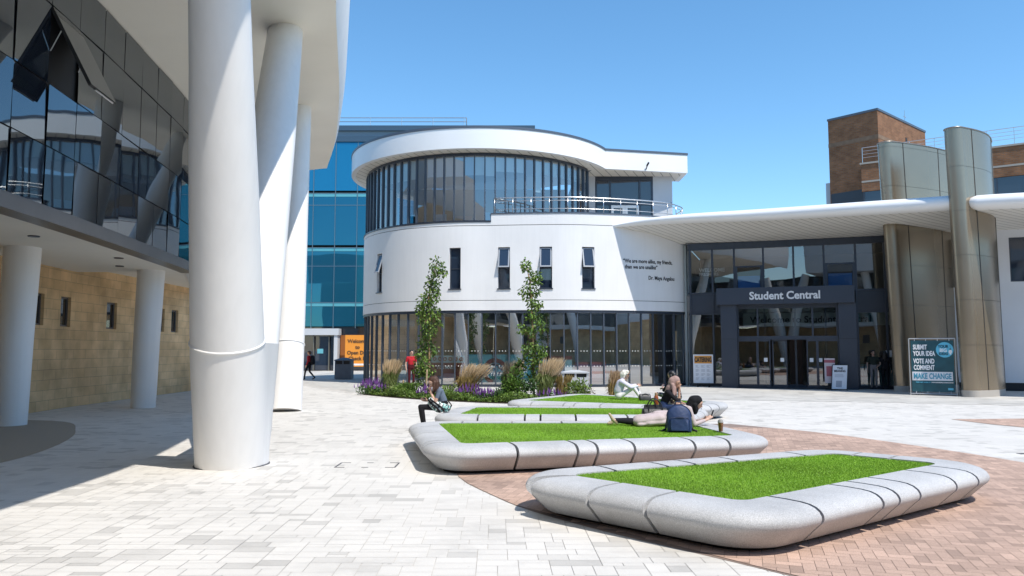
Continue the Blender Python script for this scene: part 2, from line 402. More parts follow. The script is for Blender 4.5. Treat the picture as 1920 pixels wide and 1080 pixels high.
lens = ccw(spline([(5.29, 18.71), (6.67, 16.7), (7.6, 14.35), (8.14, 12.35), (8.35, 10.3), (8.3, 8.2), (7.9, 6.2), (7.0, 4.3), (5.5, 3.4), (3.9, 4.3), (3.0, 5.3), (2.21, 6.26), (1.62, 6.95), (.99, 7.66), (.24, 8.67), (-.23, 9.6), (-.75, 10.98), (-.85, 12.6), (-.4, 14.6), (.9, 17), (2.9, 18.9)], 3))
lens2 = ccw([(11.3, 19.9), (11.5, 18.7), (11.9, 17.6), (14, 15.6), (20, 12.5), (20, 20.3), (13.3, 20.1)])
def herring(reg, name):
    b = MB(); b.add([(*p, .003) for p in reg], [tuple(range(len(reg)))]); struct(b.build(name + '_joints', mortar_b))
    b = MB(); s = .105; xs = [p[0] for p in reg]; ys = [p[1] for p in reg]; rot = R(-17); c, n = math.cos(rot), math.sin(rot)
    cx0, cy0 = sum(xs) / len(xs), sum(ys) / len(ys)
    for i in range(-75, 75):
        for j in range(-75, 75):
            m = (i - j) % 4
            if m == 0: x0, y0, x1, y1 = i, j, i + 2, j + 1
            elif m == 3: x0, y0, x1, y1 = i, j, i + 1, j + 2
            else: continue
            g = .02; q = [(x0 + g, y0 + g), (x1 - g, y0 + g), (x1 - g, y1 - g), (x0 + g, y1 - g)]
            q = [(cx0 + (a * c - d * n) * s, cy0 + (a * n + d * c) * s) for a, d in q]
            mx = sum(p[0] for p in q) / 4; my = sum(p[1] for p in q) / 4
            if mx < min(xs) - .3 or mx > max(xs) + .3 or my < min(ys) - .3 or my > max(ys) + .3: continue
            if not all(inpoly(p[0], p[1], reg) for p in q):
                q = clip_poly(q, reg)
                if len(q) < 3: continue
            t = random.random(); b.cv = random.uniform(.72, .84) if t < .12 else random.uniform(.9, 1.1) if t < .88 else random.uniform(1.1, 1.2)
            b.add([(*p, .008) for p in q], [tuple(range(len(q)))])
    struct(b.build(name, brickm))
herring(lens, 'red_brick_paving'); herring(lens2, 'red_brick_strip')
cvx = Curve(spline([(-13.8, 20), (-11.2, 19.3), (-9.7, 17.2), (-8.8, 15.3), (-8.2, 13.2), (-8.1, 11.5)], 6))
b = MB(); P = [tuple(p) for p in cvx.p] + [(-13.8, 11.5)]; b.add([(*p, .004) for p in ccw(P)], [tuple(range(len(P)))]); struct(b.build('gritted_ground', sandpatch))
# inspection cover let into the pavers
t = thing('inspection_cover', (-2.25, 12.1, .002), 'slab filled inspection cover with thin dark rim set in pale paving', 'inspection cover')
b = MB()
for x0, x1, y0, y1 in ((-2.72, -1.78, 11.86, 11.885), (-2.72, -1.78, 12.335, 12.36), (-2.72, -2.695, 11.885, 12.335), (-1.805, -1.78, 11.885, 12.335)):
    if x1 - x0 > .5:
        b.box(x0, x0 + .16, y0, y1, .001, .005); b.box(x1 - .16, x1, y0, y1, .001, .005); b.box(x0 + .42, x0 + .52, y0, y1, .001, .004)
    else: b.box(x0, x1, y0, y1, .001, .005)
b.build('rim', plinthm, t)

t = thing('drain_slot', (8.95, 13.42, .001), 'thin dark drain slot in the pale paving at the far right', 'drain')
b = MB(); b.box(8.78, 9.3, 13.36, 13.45, .0015, .005); b.build('grate', black, t)
b = MB(); b.box(8.75, 8.779, 13.34, 13.47, .0015, .006); b.build('rim', plinthm, t)
# ================================================================ LEFT BUILDING
ob_ = thing('office_building', (-12, 20, 0), 'white overhanging building with mirrored glass storey, sandstone ground floor and white columns on the left', 'building')
edge = Curve(spline([(-1.5, -6), (-1.62, 0), (-1.69, 3.9), (-1.84, 7.2), (-2.33, 10.0), (-3.2, 13.95), (-4.2, 17.66), (-4.83, 20.59), (-5.77, 24.97), (-7.1, 30.15), (-8.55, 34.76)], 6))
ZS = 10.12
b = MB(); Q = [edge.at(u, 0) for u in np.linspace(0, edge.len, 60)]
prof = [(0, ZS), (.10, ZS + .35), (.22, ZS + 1.3), (.30, ZS + 3.6)]
rings = [[edge.at(u, o, z) for o, z in prof] for u in np.linspace(0, edge.len, 70)]
b.loft(rings, closed=False, caps=False)
rr = [(-8.55, 34.76), (-26, 34.76)]
b.quad((-8.55, 34.76, ZS), (-26, 34.76, ZS), (-26, 34.76, ZS + 3.6), (-8.55, 34.76, ZS + 3.6))
b.add([(*edge.at(u, .3), ZS + 3.6) for u in np.linspace(0, edge.len, 60)] + [(-26, 34.76, ZS + 3.6), (-26, -6, ZS + 3.6)], [tuple(range(62))])
b.build('overhang_fascia', white, ob_, smooth=True, angle=R(35))
# first floor glazed storey: the curve runs towards the camera, so that its outward side faces the plaza
fc = Curve(spline([(-14.2, 35.5), (-12.94, 31.5), (-11.3, 27.2), (-10.24, 24.3), (-9.27, 17.32), (-8.83, 13.05), (-8.66, 10.1), (-8.55, 5.6), (-8.5, -4)], 8)[::1])
fcr = Curve(np.array(fc.p))
def uy(cv, y): i = int(np.argmax(cv.p[:, 1] <= y)); a, c = cv.p[i - 1], cv.p[i]; return cv.s[i - 1] + (a[1] - y) / (a[1] - c[1]) * (cv.s[i] - cv.s[i - 1])
# travelling to -Y, (dy,-dx) points to -X, so negative offsets face the plaza
uE = uy(fc, 24.3)
b = MB(); strip(b, fc, uE, fc.len, 4.22, 4.47, .3, -.14); strip(b, fc, uE, fc.len, 4.47, 4.53, .3, -.08); b.build('ledge', fascia_grey, ob_, smooth=True, angle=R(30))
ZG = 9.5
ys = np.linspace(34.7, -4, 60); ex = lambda y: float(np.interp(y, edge.p[:, 1], edge.p[:, 0])); gx = lambda y: float(np.interp(-y, -fc.p[:, 1], fc.p[:, 0]))
b = MB(); b.loft([[(ex(y), y, ZS) for y in ys], [(gx(y) - .12, y, ZG) for y in ys]], closed=False, caps=False); b.build('overhang_soffit', cream, ob_, smooth=True)
zr = [4.53, 5.70, 6.92, 8.48, ZG]
bay = 1.2; us = list(np.arange(uy(fc, 23.9) - bay * 6, fc.len, bay)); us = [u for u in us if u > 0]
# keep a bay edge where the open window is hinged
u_open = uy(fc, 15.6); sh = min(us, key=lambda u: abs(u - u_open)) - u_open; us = [u - sh for u in us]
open_i = min(range(len(us)), key=lambda i: abs(us[i] - u_open))
for i in range(len(us) - 1):
    if us[i + 1] < uy(fc, 33): continue
    for j in range(4):
        ua, ub, za, zb = us[i] + .011, us[i + 1] - .011, zr[j] + .014, zr[j + 1] - .014
        if i == open_i and j == 2: continue
        jt = random.uniform(-.009, .009); jz = random.uniform(-.012, .012)
        b = MB(); p = [fc.at(ua, 0 + jt, za), fc.at(ub, -jt, za), fc.at(ub, -jt + jz, zb), fc.at(ua, jt + jz, zb)]
        b.quad(*p[::-1]); b.build('glass_pane', gl_left, ob_)
b = MB(); strip(b, fc, 0, fc.len, 4.3, ZS, .12, .05); b.build('backing', black, ob_)
# opened top hung sash
a0 = Vector(fc.at(us[open_i] + .02, 0, 8.47)); a1 = Vector(fc.at(us[open_i + 1] - .02, 0, 8.47)); d = (a1 - a0).normalized()
nrm = Vector((-d.y, d.x, 0)); tl = R(27); dn = (Vector((0, 0, -1)) * math.cos(tl) + nrm * math.sin(tl)); on = nrm * math.cos(tl) + Vector((0, 0, 1)) * math.sin(tl)
sash = thing('x', (0, 0, 0), None, None); bpy.data.objects.remove(sash)
H = 1.72; wd = (a1 - a0).length
b = MB()
def sp(u, v, w): return tuple(a0 + d * u + dn * v + on * w)
def sbox(b, u0, u1, v0, v1, w0, w1):
    b.add([sp(u0, v0, w0), sp(u1, v0, w0), sp(u1, v1, w0), sp(u0, v1, w0), sp(u0, v0, w1), sp(u1, v0, w1), sp(u1, v1, w1), sp(u0, v1, w1)],
          [(0, 3, 2, 1), (4, 5, 6, 7), (0, 1, 5, 4), (1, 2, 6, 5), (2, 3, 7, 6), (3, 0, 4, 7)])
sbox(b, 0, .06, 0, H, -.06, 0); sbox(b, wd - .06, wd, 0, H, -.06, 0); sbox(b, .06, wd - .06, 0, .06, -.06, 0); sbox(b, .06, wd - .06, H - .06, H, -.06, 0)
sash = b.build('open_sash', black, ob_)
b = MB(); b.quad(sp(0, 0, .004), sp(0, H, .004), sp(wd, H, .004), sp(wd, 0, .004)); b.build('glass_pane', gl_left, sash)
b = MB(); sbox(b, .1, wd * .8, H + .002, H + .03, -.05, -.02); b.build('handle', steel, sash)
for q_, r_ in ((.03, a0), (wd - .03, a1)): b = MB(); b.tube([sp(q_, .5, -.06), tuple(r_ + Vector((0, 0, -.9)))], .012, 6); b.build('stay', steel, sash)
# lower soffit, storey behind and sandstone wall
b = MB(); P = [fc.at(u, -.02) for u in np.linspace(uE, fc.len, 40)] + [(-14.3, -4), (-14.3, 24.3)]
b.add([(*p, 4.26) for p in P][::-1], [tuple(range(len(P)))]); b.build('ledge_soffit', cream, ob_)
b = MB(); P = [fc.at(u, .05) for u in np.linspace(0, uE, 20)] + [(-14.3, 24.32), (-14.3, 35.5)]
b.add([(*p, 4.45) for p in P][::-1], [tuple(range(len(P)))]); b.build('ledge_soffit', cream, ob_)
b = MB(); strip(b, fc, 0, uE, 4.40, 4.95, .3, -.05); b.build('ledge', white, ob_)
b = MB(); b.box(-24, -14.6, -20, 34.7, 0, ZS - .02); b.build('rear_wall', cream, ob_)
wc_ = Curve([(-16.2, 50), (-14.6, 41), (-14.05, 36), (-13.95, 30), (-13.85, 24), (-13.2, 17.5), (-12.9, 10), (-12.8, -4)])
class Flip:
    """a curve with its outward side swapped"""
    def __init__(s, c): s.c = c; s.len = c.len
    def at(s, u, off=0., z=None): return s.c.at(u, -off, z)
    def tan(s, u): return s.c.tan(u)
wf = Flip(wc_)
wins = [(22.35, 23.1), (24.6, 25.3), (27.6, 28.35), (31.0, 31.6), (32.35, 32.95)]
wins = [(21.62, 22.35, 2.5, 3.42), (23.35, 24.0, 2.5, 3.42), (26.2, 26.9, 2.5, 3.42), (30.1, 30.75, 2.5, 3.42), (31.4, 32.05, 2.5, 3.42)]
ops = [(uy(wc_, y1), uy(wc_, y0), z0, z1) for y0, y1, z0, z1 in wins]
b = MB(); wall_open(b, wf, 0, wc_.len, 0, 4.45, .3, ops, step=.8); b.build('stone_wall', sandstone, ob_)
def pane_in(cv, ua, ub, za, zb, parent, dep, fr, glass, frame=dframe, name='window', mid=None):
    b = MB()
    for (p, q, r_, s_) in ((ua, ub, za, za + fr), (ua, ub, zb - fr, zb), (ua, ua + fr, za + fr, zb - fr), (ub - fr, ub, za + fr, zb - fr)):
        strip(b, cv, p, q, r_, s_, -dep - .06, -dep, step=2)
    if mid: strip(b, cv, ua + fr, ub - fr, mid - fr / 2, mid + fr / 2, -dep - .05, -dep, step=2)
    w = b.build(name, frame, parent)
    b = MB(); b.quad(cv.at(ua + fr, -dep - .03, za + fr), cv.at(ub - fr, -dep - .03, za + fr), cv.at(ub - fr, -dep - .03, zb - fr), cv.at(ua + fr, -dep - .03, zb - fr))
    b.build('pane', glass, w); return w
for o in ops: pane_in(wf, *o, ob_, .09, .06, gl_left, frame=fascia_grey)
for (x, y) in ((-10.6, 20.5), (-11.6, 22.5), (-10.4, 16.5), (-12.3, 26)):
    b = MB(); b.lathe([(.0, 0), (.11, 0), (.12, .008), (.12, .03)], (x, y, 4.235 if y < 24 else 4.42), 16); b.build('downlight', dframe, ob_)
# columns
def cone_col(pts, rad, name='column', n=40):
    b = MB(); b.tube(pts, rad, n, up=(1, 0, 0)); return b.build(name, colpaint, ob_, smooth=True, angle=R(40))
cA0, cA1 = Vector((-4.39, 12.12, -.01)), Vector((-3.57, 8.45, ZS + .02))
zz = [0, .06, .19, .39, .55, .75, 1]; rA = [.525, .525, .525, .47, .41, .36, .31]
colA = cone_col([cA0.lerp(cA1, t) for t in zz], rA, 'raking_column')
# curved sleeve where the second tube grows out of the same foot
cB0, cB1 = Vector((-4.36, 12.2, -.01)), Vector((-5.86, 19.24, ZS + .02))
b = MB(); b.tube([cB0.lerp(cB1, t) for t in (0, .1, .2, .35, .62, .8, 1)], [.5, .51, .51, .50, .485, .46, .43], 40, up=(1, 0, 0)); b.build('raking_column', colpaint, ob_, smooth=True, angle=R(40))
def hull(pts):
    pts = sorted(pts); lo = []; up = []
    for seq, out in ((pts, lo), (pts[::-1], up)):
        for p in seq:
            while len(out) > 1 and (out[-1][0] - out[-2][0]) * (p[1] - out[-2][1]) - (out[-1][1] - out[-2][1]) * (p[0] - out[-2][0]) <= 0: out.pop()
            out.append(p)
    return lo[:-1] + up[:-1]
def foot_ring(z):
    t = z / ZS; a = cA0.lerp(cA1, t); c = cB0.lerp(cB1, t); A = .531; B_ = .516
    P = hull([(a.x + A * math.cos(k * .06545), a.y + A * math.sin(k * .06545)) for k in range(96)] + [(c.x + B_ * math.cos(k * .06545), c.y + B_ * math.sin(k * .06545)) for k in range(96)])
    cx = (a.x + c.x) / 2; cy = (a.y + c.y) / 2; out = []
    for k in range(72):      # resample by angle
        an = k / 72 * 2 * math.pi; dx, dy = math.cos(an), math.sin(an); best = 0
        for i in range(len(P)):
            p, q = P[i], P[(i + 1) % len(P)]; ex, ey = q[0] - p[0], q[1] - p[1]; den = dx * ey - dy * ex
            if abs(den) < 1e-9: continue
            tt = ((p[0] - cx) * ey - (p[1] - cy) * ex) / den; ss = ((p[0] - cx) * dy - (p[1] - cy) * dx) / den
            if -1e-6 <= ss <= 1 + 1e-6 and tt > best: best = tt
        out.append((cx + dx * best, cy + dy * best, z))
    return out
b = MB(); b.loft([foot_ring(z) for z in (-.01, .5, 1, 1.4, 1.7, 1.9)]); b.build('column_foot', colpaint, ob_, smooth=True, angle=R(40))
b = MB(); fr0 = foot_ring(0); cx_ = sum(p[0] for p in fr0) / 72; cy_ = sum(p[1] for p in fr0) / 72
b.loft([[(cx_ + (p[0] - cx_) * k_, cy_ + (p[1] - cy_) * k_, z_) for p in fr0] for k_, z_ in ((1.035, .002), (1.03, .012), (1.005, .016), (.98, .02))], caps=False); b.build('base_joint', plinthm, ob_, smooth=True)
cC0, cC1 = Vector((-6.66, 22.6, -.01)), Vector((-7.22, 25.4, ZS + .02))
colC = cone_col([cC0.lerp(cC1, t) for t in (0, .2, .4, .6, .8, 1)], [.50, .49, .47, .44, .42, .40], 'raking_column')
cD0, cD1 = Vector((-6.7, 22.75, -.01)), Vector((-9.2, 29, ZS + .02))
cone_col([cD0.lerp(cD1, t) for t in (0, .3, .6, 1)], [.48, .47, .45, .40], 'raking_column')
for c0, c1, r, z in ((cA0, cA1, .53, 1.92), (cC0, cC1, .50, 1.95)):
    b = MB(); t = z / ZS; p = c0.lerp(c1, t); tn = (c1 - c0).normalized()
    b.tube([p - tn * .02, p - tn * .012, p + tn * .012, p + tn * .02], [r - .01, r + .012, r + .012, r - .01], 40, up=(1, 0, 0)); b.build('weld_ring', weld, ob_, smooth=True)
for (x, y) in ((-11.42, 23.9), (-11.95, 18.4), (-11.9, 12.5)):
    b = MB(); b.tube([(x, y, -.01), (x + .03, y, 2), (x + .1, y, 4.3)], [.36, .38, .40], 32, up=(1, 0, 0)); b.build('column', colpaint, ob_, smooth=True, angle=R(40))
b = MB(); b.box(-14.58, -12.82, -18, -4.2, 0, 4.44); b.build('stone_wall', sandstone, ob_)
b = MB(); b.box(-14.58, -8.7, -20, -4.2, 4.62, ZS - .3); b.build('corner_glazing', gl_left, ob_)
# the wing of the same building that closes the plaza behind the viewer
b = MB(); b.box(-12.8, 75, -18.3, -18, 0, 4.45); b.build('stone_wall', sandstone, ob_)
for x in (-8, -5.5, 0, 2.5, 9, 11.5): 
    b = MB(); b.box(x, x + .75, -17.99, -17.95, 2.5, 3.4); b.build('window', dframe, ob_)
b = MB(); b.box(-8.5, 75, -18, -16, 4.3, 4.5); b.box(-8.5, 75, -16.12, -16, 4.5, 4.75); b.build('ledge', white, ob_)
for k in range(57):
    b = MB(); x = -8.4 + k * 1.45; b.quad((x + 1.43, -16.2, 4.75), (x, -16.2, 4.75), (x, -16.2, ZS), (x + 1.43, -16.2, ZS)); b.build('glass_pane', gl_left, ob_)
b = MB(); b.box(-8.5, 75, -20, -16.3, 4.6, ZS); b.build('backing', black, ob_)
b = MB(); b.box(-1.7, 75, -20, -12.5, ZS + .01, 13.6); b.build('overhang_fascia', white, ob_)
b = MB(); b.box(44, 44.3, -18, 62, 0, 5); b.build('stone_wall', sandstone, ob_)  # separate unseen block to the right, added to fill the glass reflections
b = MB(); b.box(43.8, 44.5, -18, 62, 5, 8.5); b.build('overhang_fascia', white, ob_)
for x, s_ in ((6.2, 1), (-4.5, -1), (16, 1)):
    for k in (-1, 1):
        b = MB(); b.tube([(x, -14., -.01), (x + k * .55, -14., 3), (x + k * 2.3, -14., ZS)], [.5, .52, .42], 28); b.build('raking_column', colpaint, ob_, smooth=True, angle=R(40))
# flood light on the second raking tube
p = cB0.lerp(cB1, .66); t = thing('flood_light', tuple(p + Vector((-.56, -.1, 0))), 'grey cylindrical flood light clamped to the white raking column', 'light')
q = p + Vector((-.47, -.32, -.1)); b = MB(); b.tube([q + Vector((0, 0, -.45)), q + Vector((0, 0, -.42)), q + Vector((0, 0, .3)), q + Vector((0, 0, .33))], [.13, .15, .15, .12], 20); b.build('lamp_housing', M('lamp_grey', (.42, .42, .42), .4, metal=.5), t, smooth=True, angle=R(40))
b = MB(); b.tube([q, q + Vector((.3, .1, 0))], .05, 10); b.build('bracket', M('bracket_grey', (.4, .4, .4), .5), t)

# ================================================================ CURVED WHITE BUILDING
dr = thing('curved_white_building', (0, 40, 0), 'white rendered building with round glazed drum, roof overhang and terrace railing', 'building')
DC = (-1.69, 43.65); DR = 6.69
def arc(r, a0, a1, n): return [(DC[0] + r * math.cos(R(a0 + (a1 - a0) * i / n)), DC[1] + r * math.sin(R(a0 + (a1 - a0) * i / n))) for i in range(n + 1)]
W1 = Curve(arc(DR, 140, 268, 64) + spline([(-1.2, 36.93), (-.3, 36.82), (1.12, 36.68), (2.81, 36.62), (4.84, 36.98), (6.75, 37.55), (8.1, 38.2), (9.05, 38.9), (9.3, 39.6)], 8))
wz0, wz1 = 4.73, 6.74
wx = [(-7.02, -6.70), (-3.06, -2.5), (-.68, -.1), (1.33, 1.93), (3.38, 3.99)]
ops = [(W1.ux(a), W1.ux(c), wz0, wz1) for a, c in wx]
b = MB(); wall_open(b, W1, 0, W1.len, 4.175, 7.80, .3, ops); 
strip(b, W1, 0, W1.len, 3.68, 4.15, -.3, 0, .2)
uP = W1.ux(-1.02)
strip(b, W1, 0, uP, 7.83, 7.98, -.3, 0, .2); strip(b, W1, uP, W1.len, 7.83, 8.36, -.3, 0, .2)
wl = b.build('curved_wall', white, dr, smooth=True, angle=R(20))
b = MB(); strip(b, W1, 0, W1.len, 4.149, 4.176, -.2, -.05, .2); strip(b, W1, 0, W1.len, 7.799, 7.831, -.2, -.05, .2); b.build('shadow_groove', black, dr)
b = MB(); strip(b, W1, uP - .02, W1.len, 8.36, 8.43, -.34, .03, .2); b.build('parapet_coping', coping, dr, smooth=True, angle=R(30))
b = MB(); strip(b, W1, 0, uP, 7.98, 8.06, -.3, .03, .2); b.build('sill', dframe, dr, smooth=True, angle=R(30))
for i, o in enumerate(ops):
    ua, ub, za, zb = o; mid = 5.72
    w = pane_in(W1, ua, ub, za, zb, dr, .14, .05, gl_win, mid=mid, name='window')
    b = MB(); strip(b, W1, ua - .04, ub + .04, za - .05, za, -.2, .05, step=.3); b.build('sill', dframe, w)
    if i != 1:   # top hung sash, open
        F = W1.frame((ua + ub) / 2); hw = (ub - ua) / 2 - .02; a = R(17); hh = zb - mid - .03
        b = MB(); s0 = lambda u, v, t: F(u, -.08 + v * math.sin(a) + t * math.cos(a), zb - .04 - v * math.cos(a) + t * math.sin(a))
        def bx(u0, u1, v0, v1, t0=-.05, t1=0.):
            b.add([s0(u0, v0, t0), s0(u1, v0, t0), s0(u1, v1, t0), s0(u0, v1, t0), s0(u0, v0, t1), s0(u1, v0, t1), s0(u1, v1, t1), s0(u0, v1, t1)],
                  [(0, 3, 2, 1), (4, 5, 6, 7), (0, 1, 5, 4), (1, 2, 6, 5), (2, 3, 7, 6), (3, 0, 4, 7)])
        bx(-hw, -hw + .06, 0, hh); bx(hw - .06, hw, 0, hh); bx(-hw + .06, hw - .06, 0, .06); bx(-hw + .06, hw - .06, hh - .06, hh)
        b.build('open_sash', M('sash_grey', (.35, .37, .4), .4) if i == 0 else bpy.data.materials['sash_grey'], w)
        b = MB(); b.quad(s0(-hw + .06, .06, -.02), s0(-hw + .06, hh - .06, -.02), s0(hw - .06, hh - .06, -.02), s0(hw - .06, .06, -.02)); b.build('sash_pane', gl_win, w)
# quotation painted on the wall
def text_curve(s, size, cv, u0, z, off, mat, parent, sx=1., align='LEFT', bold=0., name='wall_lettering'):
    o = text(s, size, (0, 0, 0), (1, 0, 0), (0, 0, 1), mat, parent, name, align, bold, .004, sx)
    me = o.data; ro = root_loc(parent)
    for v in me.vertices:
        l = v.co + ro; p = cv.at(u0 + l.x, off - l.y, z + l.z); v.co = Vector(p) - ro
    return o
qx = W1.ux(5.42); ink = M('black_lettering', (.02, .02, .022), .6)
text_curve('“We are more alike, my friends,', .27, W1, qx, 6.03, .008, ink, dr, .80, bold=.006)
text_curve('than we are unalike”', .27, W1, qx + .09, 5.74, .008, ink, dr, .80, bold=.006)
text_curve('Dr. Maya Angelou', .27, W1, qx + 1.36, 5.22, .008, ink, dr, .80, bold=.006)
# ground floor glazing
ug0, ug1 = W1.ux(-8.33), W1.ux(8.72)
b = MB(); strip(b, W1, ug0 - .1, ug1 + .05, 3.55, 3.68, -.25, -.03, .2); b.build('glazing_head', dframe, dr, smooth=True, angle=R(30))
b = MB(); strip(b, W1, ug0 - .1, ug1 + .05, 0, .12, -.25, -.06, .2); b.build('glazing_sill', dframe, dr, smooth=True, angle=R(30))
n = 31; ul = np.linspace(ug0, ug1, n + 1)
dotm = M('white_dots', (.75, .75, .7), .7)
for i in range(n + 1):
    F = W1.frame(ul[i]); b = MB(); b.fbox(F, -.028, .028, -.2, -.07, .12, 3.55); b.build('mullion', M('mullion_grey', (.085, .105, .135), .4, metal=.4) if i == 0 else bpy.data.materials['mullion_grey'], dr)
for i in range(n):
    ua, ub = ul[i] + .03, ul[i + 1] - .03
    b = MB(); b.quad(W1.at(ua, -.14, .12), W1.at(ub, -.14, .12), W1.at(ub, -.14, 3.55), W1.at(ua, -.14, 3.55)); F = W1.frame((ua + ub) / 2)
    for z in (1.0, 1.72):
        for k in (-1, 0, 1): b.add([F(k * .15 + .026 * math.cos(q * 1.0472), -.132, z + .026 * math.sin(q * 1.0472)) for q in range(6)], [tuple(range(6))], 1)
    b.build('glass_pane', [gl_drum, dotm], dr)
# white reveal at the right end
b = MB(); F = W1.frame(W1.len - .6); b.fbox(F, -.4, .55, -.3, -.005, 0, 3.69); b.build('wall_return', white, dr)
# inside: ceiling slabs, back wall, counter graphics
b = MB(); Pc = [W1.at(u, -.32) for u in np.linspace(0, W1.len, 60)] + [(9.3, 50), (-6, 50)]
for z in (3.62, 7.9): b.prism(Pc, z, z + .08)
b.build('floor_slab', M('ceiling_grey', (.22, .22, .22), .8), dr)
b = MB(); strip(b, W1, 2.0, W1.len - .4, .0, 3.6, -4.2, -4.0, .5); b.build('inner_wall', M('inner_wall', (.30, .28, .25), .8, var=.3, vs=.6), dr)
b = MB(); b.box(-5.5, 9.0, 43.4, 43.6, 0, 3.6); b.box(9.0, 9.2, 39.8, 50, 0, 7.9); b.build('inner_wall', bpy.data.materials['inner_wall'], dr)
maroon = M('maroon_graphic', (.22, .015, .035), .6, var=.15, vs=2); cyan = M('cyan_graphic', (.14, .45, .53), .6, var=.1, vs=1); palec = M('pale_graphic', (.45, .62, .66), .6)
def gpanel(x0, x1, z0, z1, m, off=-.24, name='window_graphic'):
    b = MB(); strip(b, W1, W1.ux(x0), W1.ux(x1), z0, z1, off - .02, off, .2); return b.build(name, m, dr)
gpanel(-4.05, -2.3, .25, 1.15, maroon); gpanel(-4.05, -2.3, 1.155, 1.5, palec); gpanel(-2.1, 1.3, .2, 1.55, cyan)
gpanel(1.32, 3.0, .2, .75, maroon); gpanel(1.32, 2.9, .755, 1.3, palec); gpanel(1.32, 2.9, 1.305, 1.48, maroon); gpanel(3.02, 4.6, .15, 1.2, M('rose_graphic', (.33, .05, .08), .6, var=.4, vs=2))
for k in range(6):
    F = W1.frame(W1.ux(-3.85 + k * .27)); b = MB()
    rg = [[F(r * math.cos(a * .5236), -.23, 1.33 + r * math.sin(a * .5236)) for a in range(13)] for r in (.05, .1)]
    b.loft(rg, closed=False, caps=False); b.build('window_graphic', maroon, dr)
F = W1.frame(W1.ux(-.85)); b = MB(); b.loft([[F(r * math.cos(R(a)), -.228, .75 + r * math.sin(R(a))) for a in range(20, 261, 8)] for r in (.42, .62)], closed=False, caps=False)
b.loft([[F(r * math.cos(R(a)), -.228, .75 + r * math.sin(R(a))) for a in range(0, 200, 8)] for r in (.3, .36)], closed=False, caps=False); b.build('window_graphic', maroon, dr)
whitel = M('white_lettering', (.85, .85, .85), .6)
text_curve('YOU MAKE', .22, W1, W1.ux(-3.75), .85, -.225, whitel, dr, .9, bold=.004)
text_curve('hud', .22, W1, W1.ux(-.72), .85, -.225, ink, dr, 1, bold=.006); text_curve('students', .2, W1, W1.ux(-.72), .62, -.225, ink, dr, 1, bold=.006)
# upper drum
U1 = Curve(arc(6.55, 150, 331, 100)); g0, g1 = 6.55 * R(184 - 150), U1.len
zg0, zg1 = 8.06, 11.45
b = MB(); strip(b, U1, 0, g0, 8.0, 11.5, -.3, .0, .2); b.build('drum_wall', white, dr, smooth=True, angle=R(20))
n = 33; ul = np.linspace(g0, g1, n + 1)
pal = [M('blind_cream', (.72, .74, .62), .8), M('blind_grey', (.55, .63, .66), .8)]
b = MB(); strip(b, U1, g0, g1, 11.33, 11.46, -.14, .03, .2); strip(b, U1, g0, g1, 8.0, 8.10, -.14, .03, .2); b.build('glazing_head', dframe, dr, smooth=True, angle=R(30))
for i in range(n + 1):
    F = U1.frame(ul[i]); b = MB(); b.fbox(F, -.032, .032, -.1, .08, 8.1, 11.33); b.build('mullion', bpy.data.materials['mullion_grey'], dr)
for i in range(n):
    ua, ub = ul[i] + .03, ul[i + 1] - .03
    jt = random.uniform(-.003, .003)
    b = MB(); b.quad(U1.at(ua, jt, 8.1), U1.at(ub, -jt, 8.1), U1.at(ub, -jt, 11.33), U1.at(ua, jt, 11.33)); g = b.build('glass_pane', gl_up, dr)
    if i not in (5, 6, 13, 24):
        zb_ = 10.35 + random.uniform(-.03, .03) + (.25 if i > 20 else 0) - (.9 if i in (25,) else 0)
        b = MB(); b.quad(U1.at(ua, -.16, zb_), U1.at(ub, -.16, zb_), U1.at(ub, -.16, 11.33), U1.at(ua, -.16, 11.33)); b.build('blind_or_reflection', pal[1 if 13 < i < 19 else 0], g)
b = MB(); b.prism(arc(6.4, 150, 331, 60), 11.5, 11.56); b.build('drum_ceiling', M('ceiling_dim', (.3, .3, .3), .8), dr)
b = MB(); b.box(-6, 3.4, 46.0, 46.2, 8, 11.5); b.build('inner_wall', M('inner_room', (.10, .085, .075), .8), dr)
b = MB(); b.box(-4.2, -3.5, 40.5, 40.56, 8.35, 9.0); b.box(-1.4, -.2, 40.2, 40.26, 8.5, 9.05); b.build('screen', M('blue_screen', (.10, .40, .62), .4), dr)
b = MB(); b.box(-2.9, -2.1, 39.6, 39.9, 8.0, 8.75); b.box(.5, .9, 39.2, 39.5, 8, 8.8); b.build('cabinet', M('wood_cabinet', (.2, .09, .05), .5), dr)
# roof overhang: ring plus straight wing
E1 = Curve(arc(7.43, 120, 334.5, 110) + [(9.66, 41.46), (9.4, 43.5)])
Cw = E1.at
b = MB(); uC = E1.s[110]; uD = E1.s[111]
strip(b, E1, 0, uC, 11.47, 12.46, -.25, 0, .2)
def mitre(z): pass
b.box(9.41, 9.66, 41.7, 43.6, 11.47, 12.46)
A_, B_ = Vector((E1.p[110][0], E1.p[110][1], 0)), Vector((9.66, 41.46, 0)); dd = (B_ - A_).normalized(); nn = Vector((dd.y, -dd.x, 0))
Fw = lambda u, o, z: tuple(A_ + dd * u + nn * o + Vector((0, 0, z)))
wl_ = (B_ - A_).length
b.fbox(Fw, 0, wl_, -.25, 0, 11.47, 12.46); b.build('roof_fascia', white_metal, dr, smooth=True, angle=R(25))
b = MB(); strip(b, E1, 0, uC, 12.46, 12.58, -.3, .03, .2); b.fbox(Fw, -.02, wl_ + .03, -.3, .03, 12.46, 12.58); b.box(9.38, 9.69, 41.7, 43.6, 12.46, 12.58); b.build('roof_coping', coping, dr, smooth=True, angle=R(25))
b = MB(); oa = arc(7.35, 120, 334.5, 80); ia = arc(6.3, 120, 334.5, 80)
b.loft([[(*p, 11.475) for p in oa], [(*p, 11.475) for p in ia]], closed=False, caps=False)
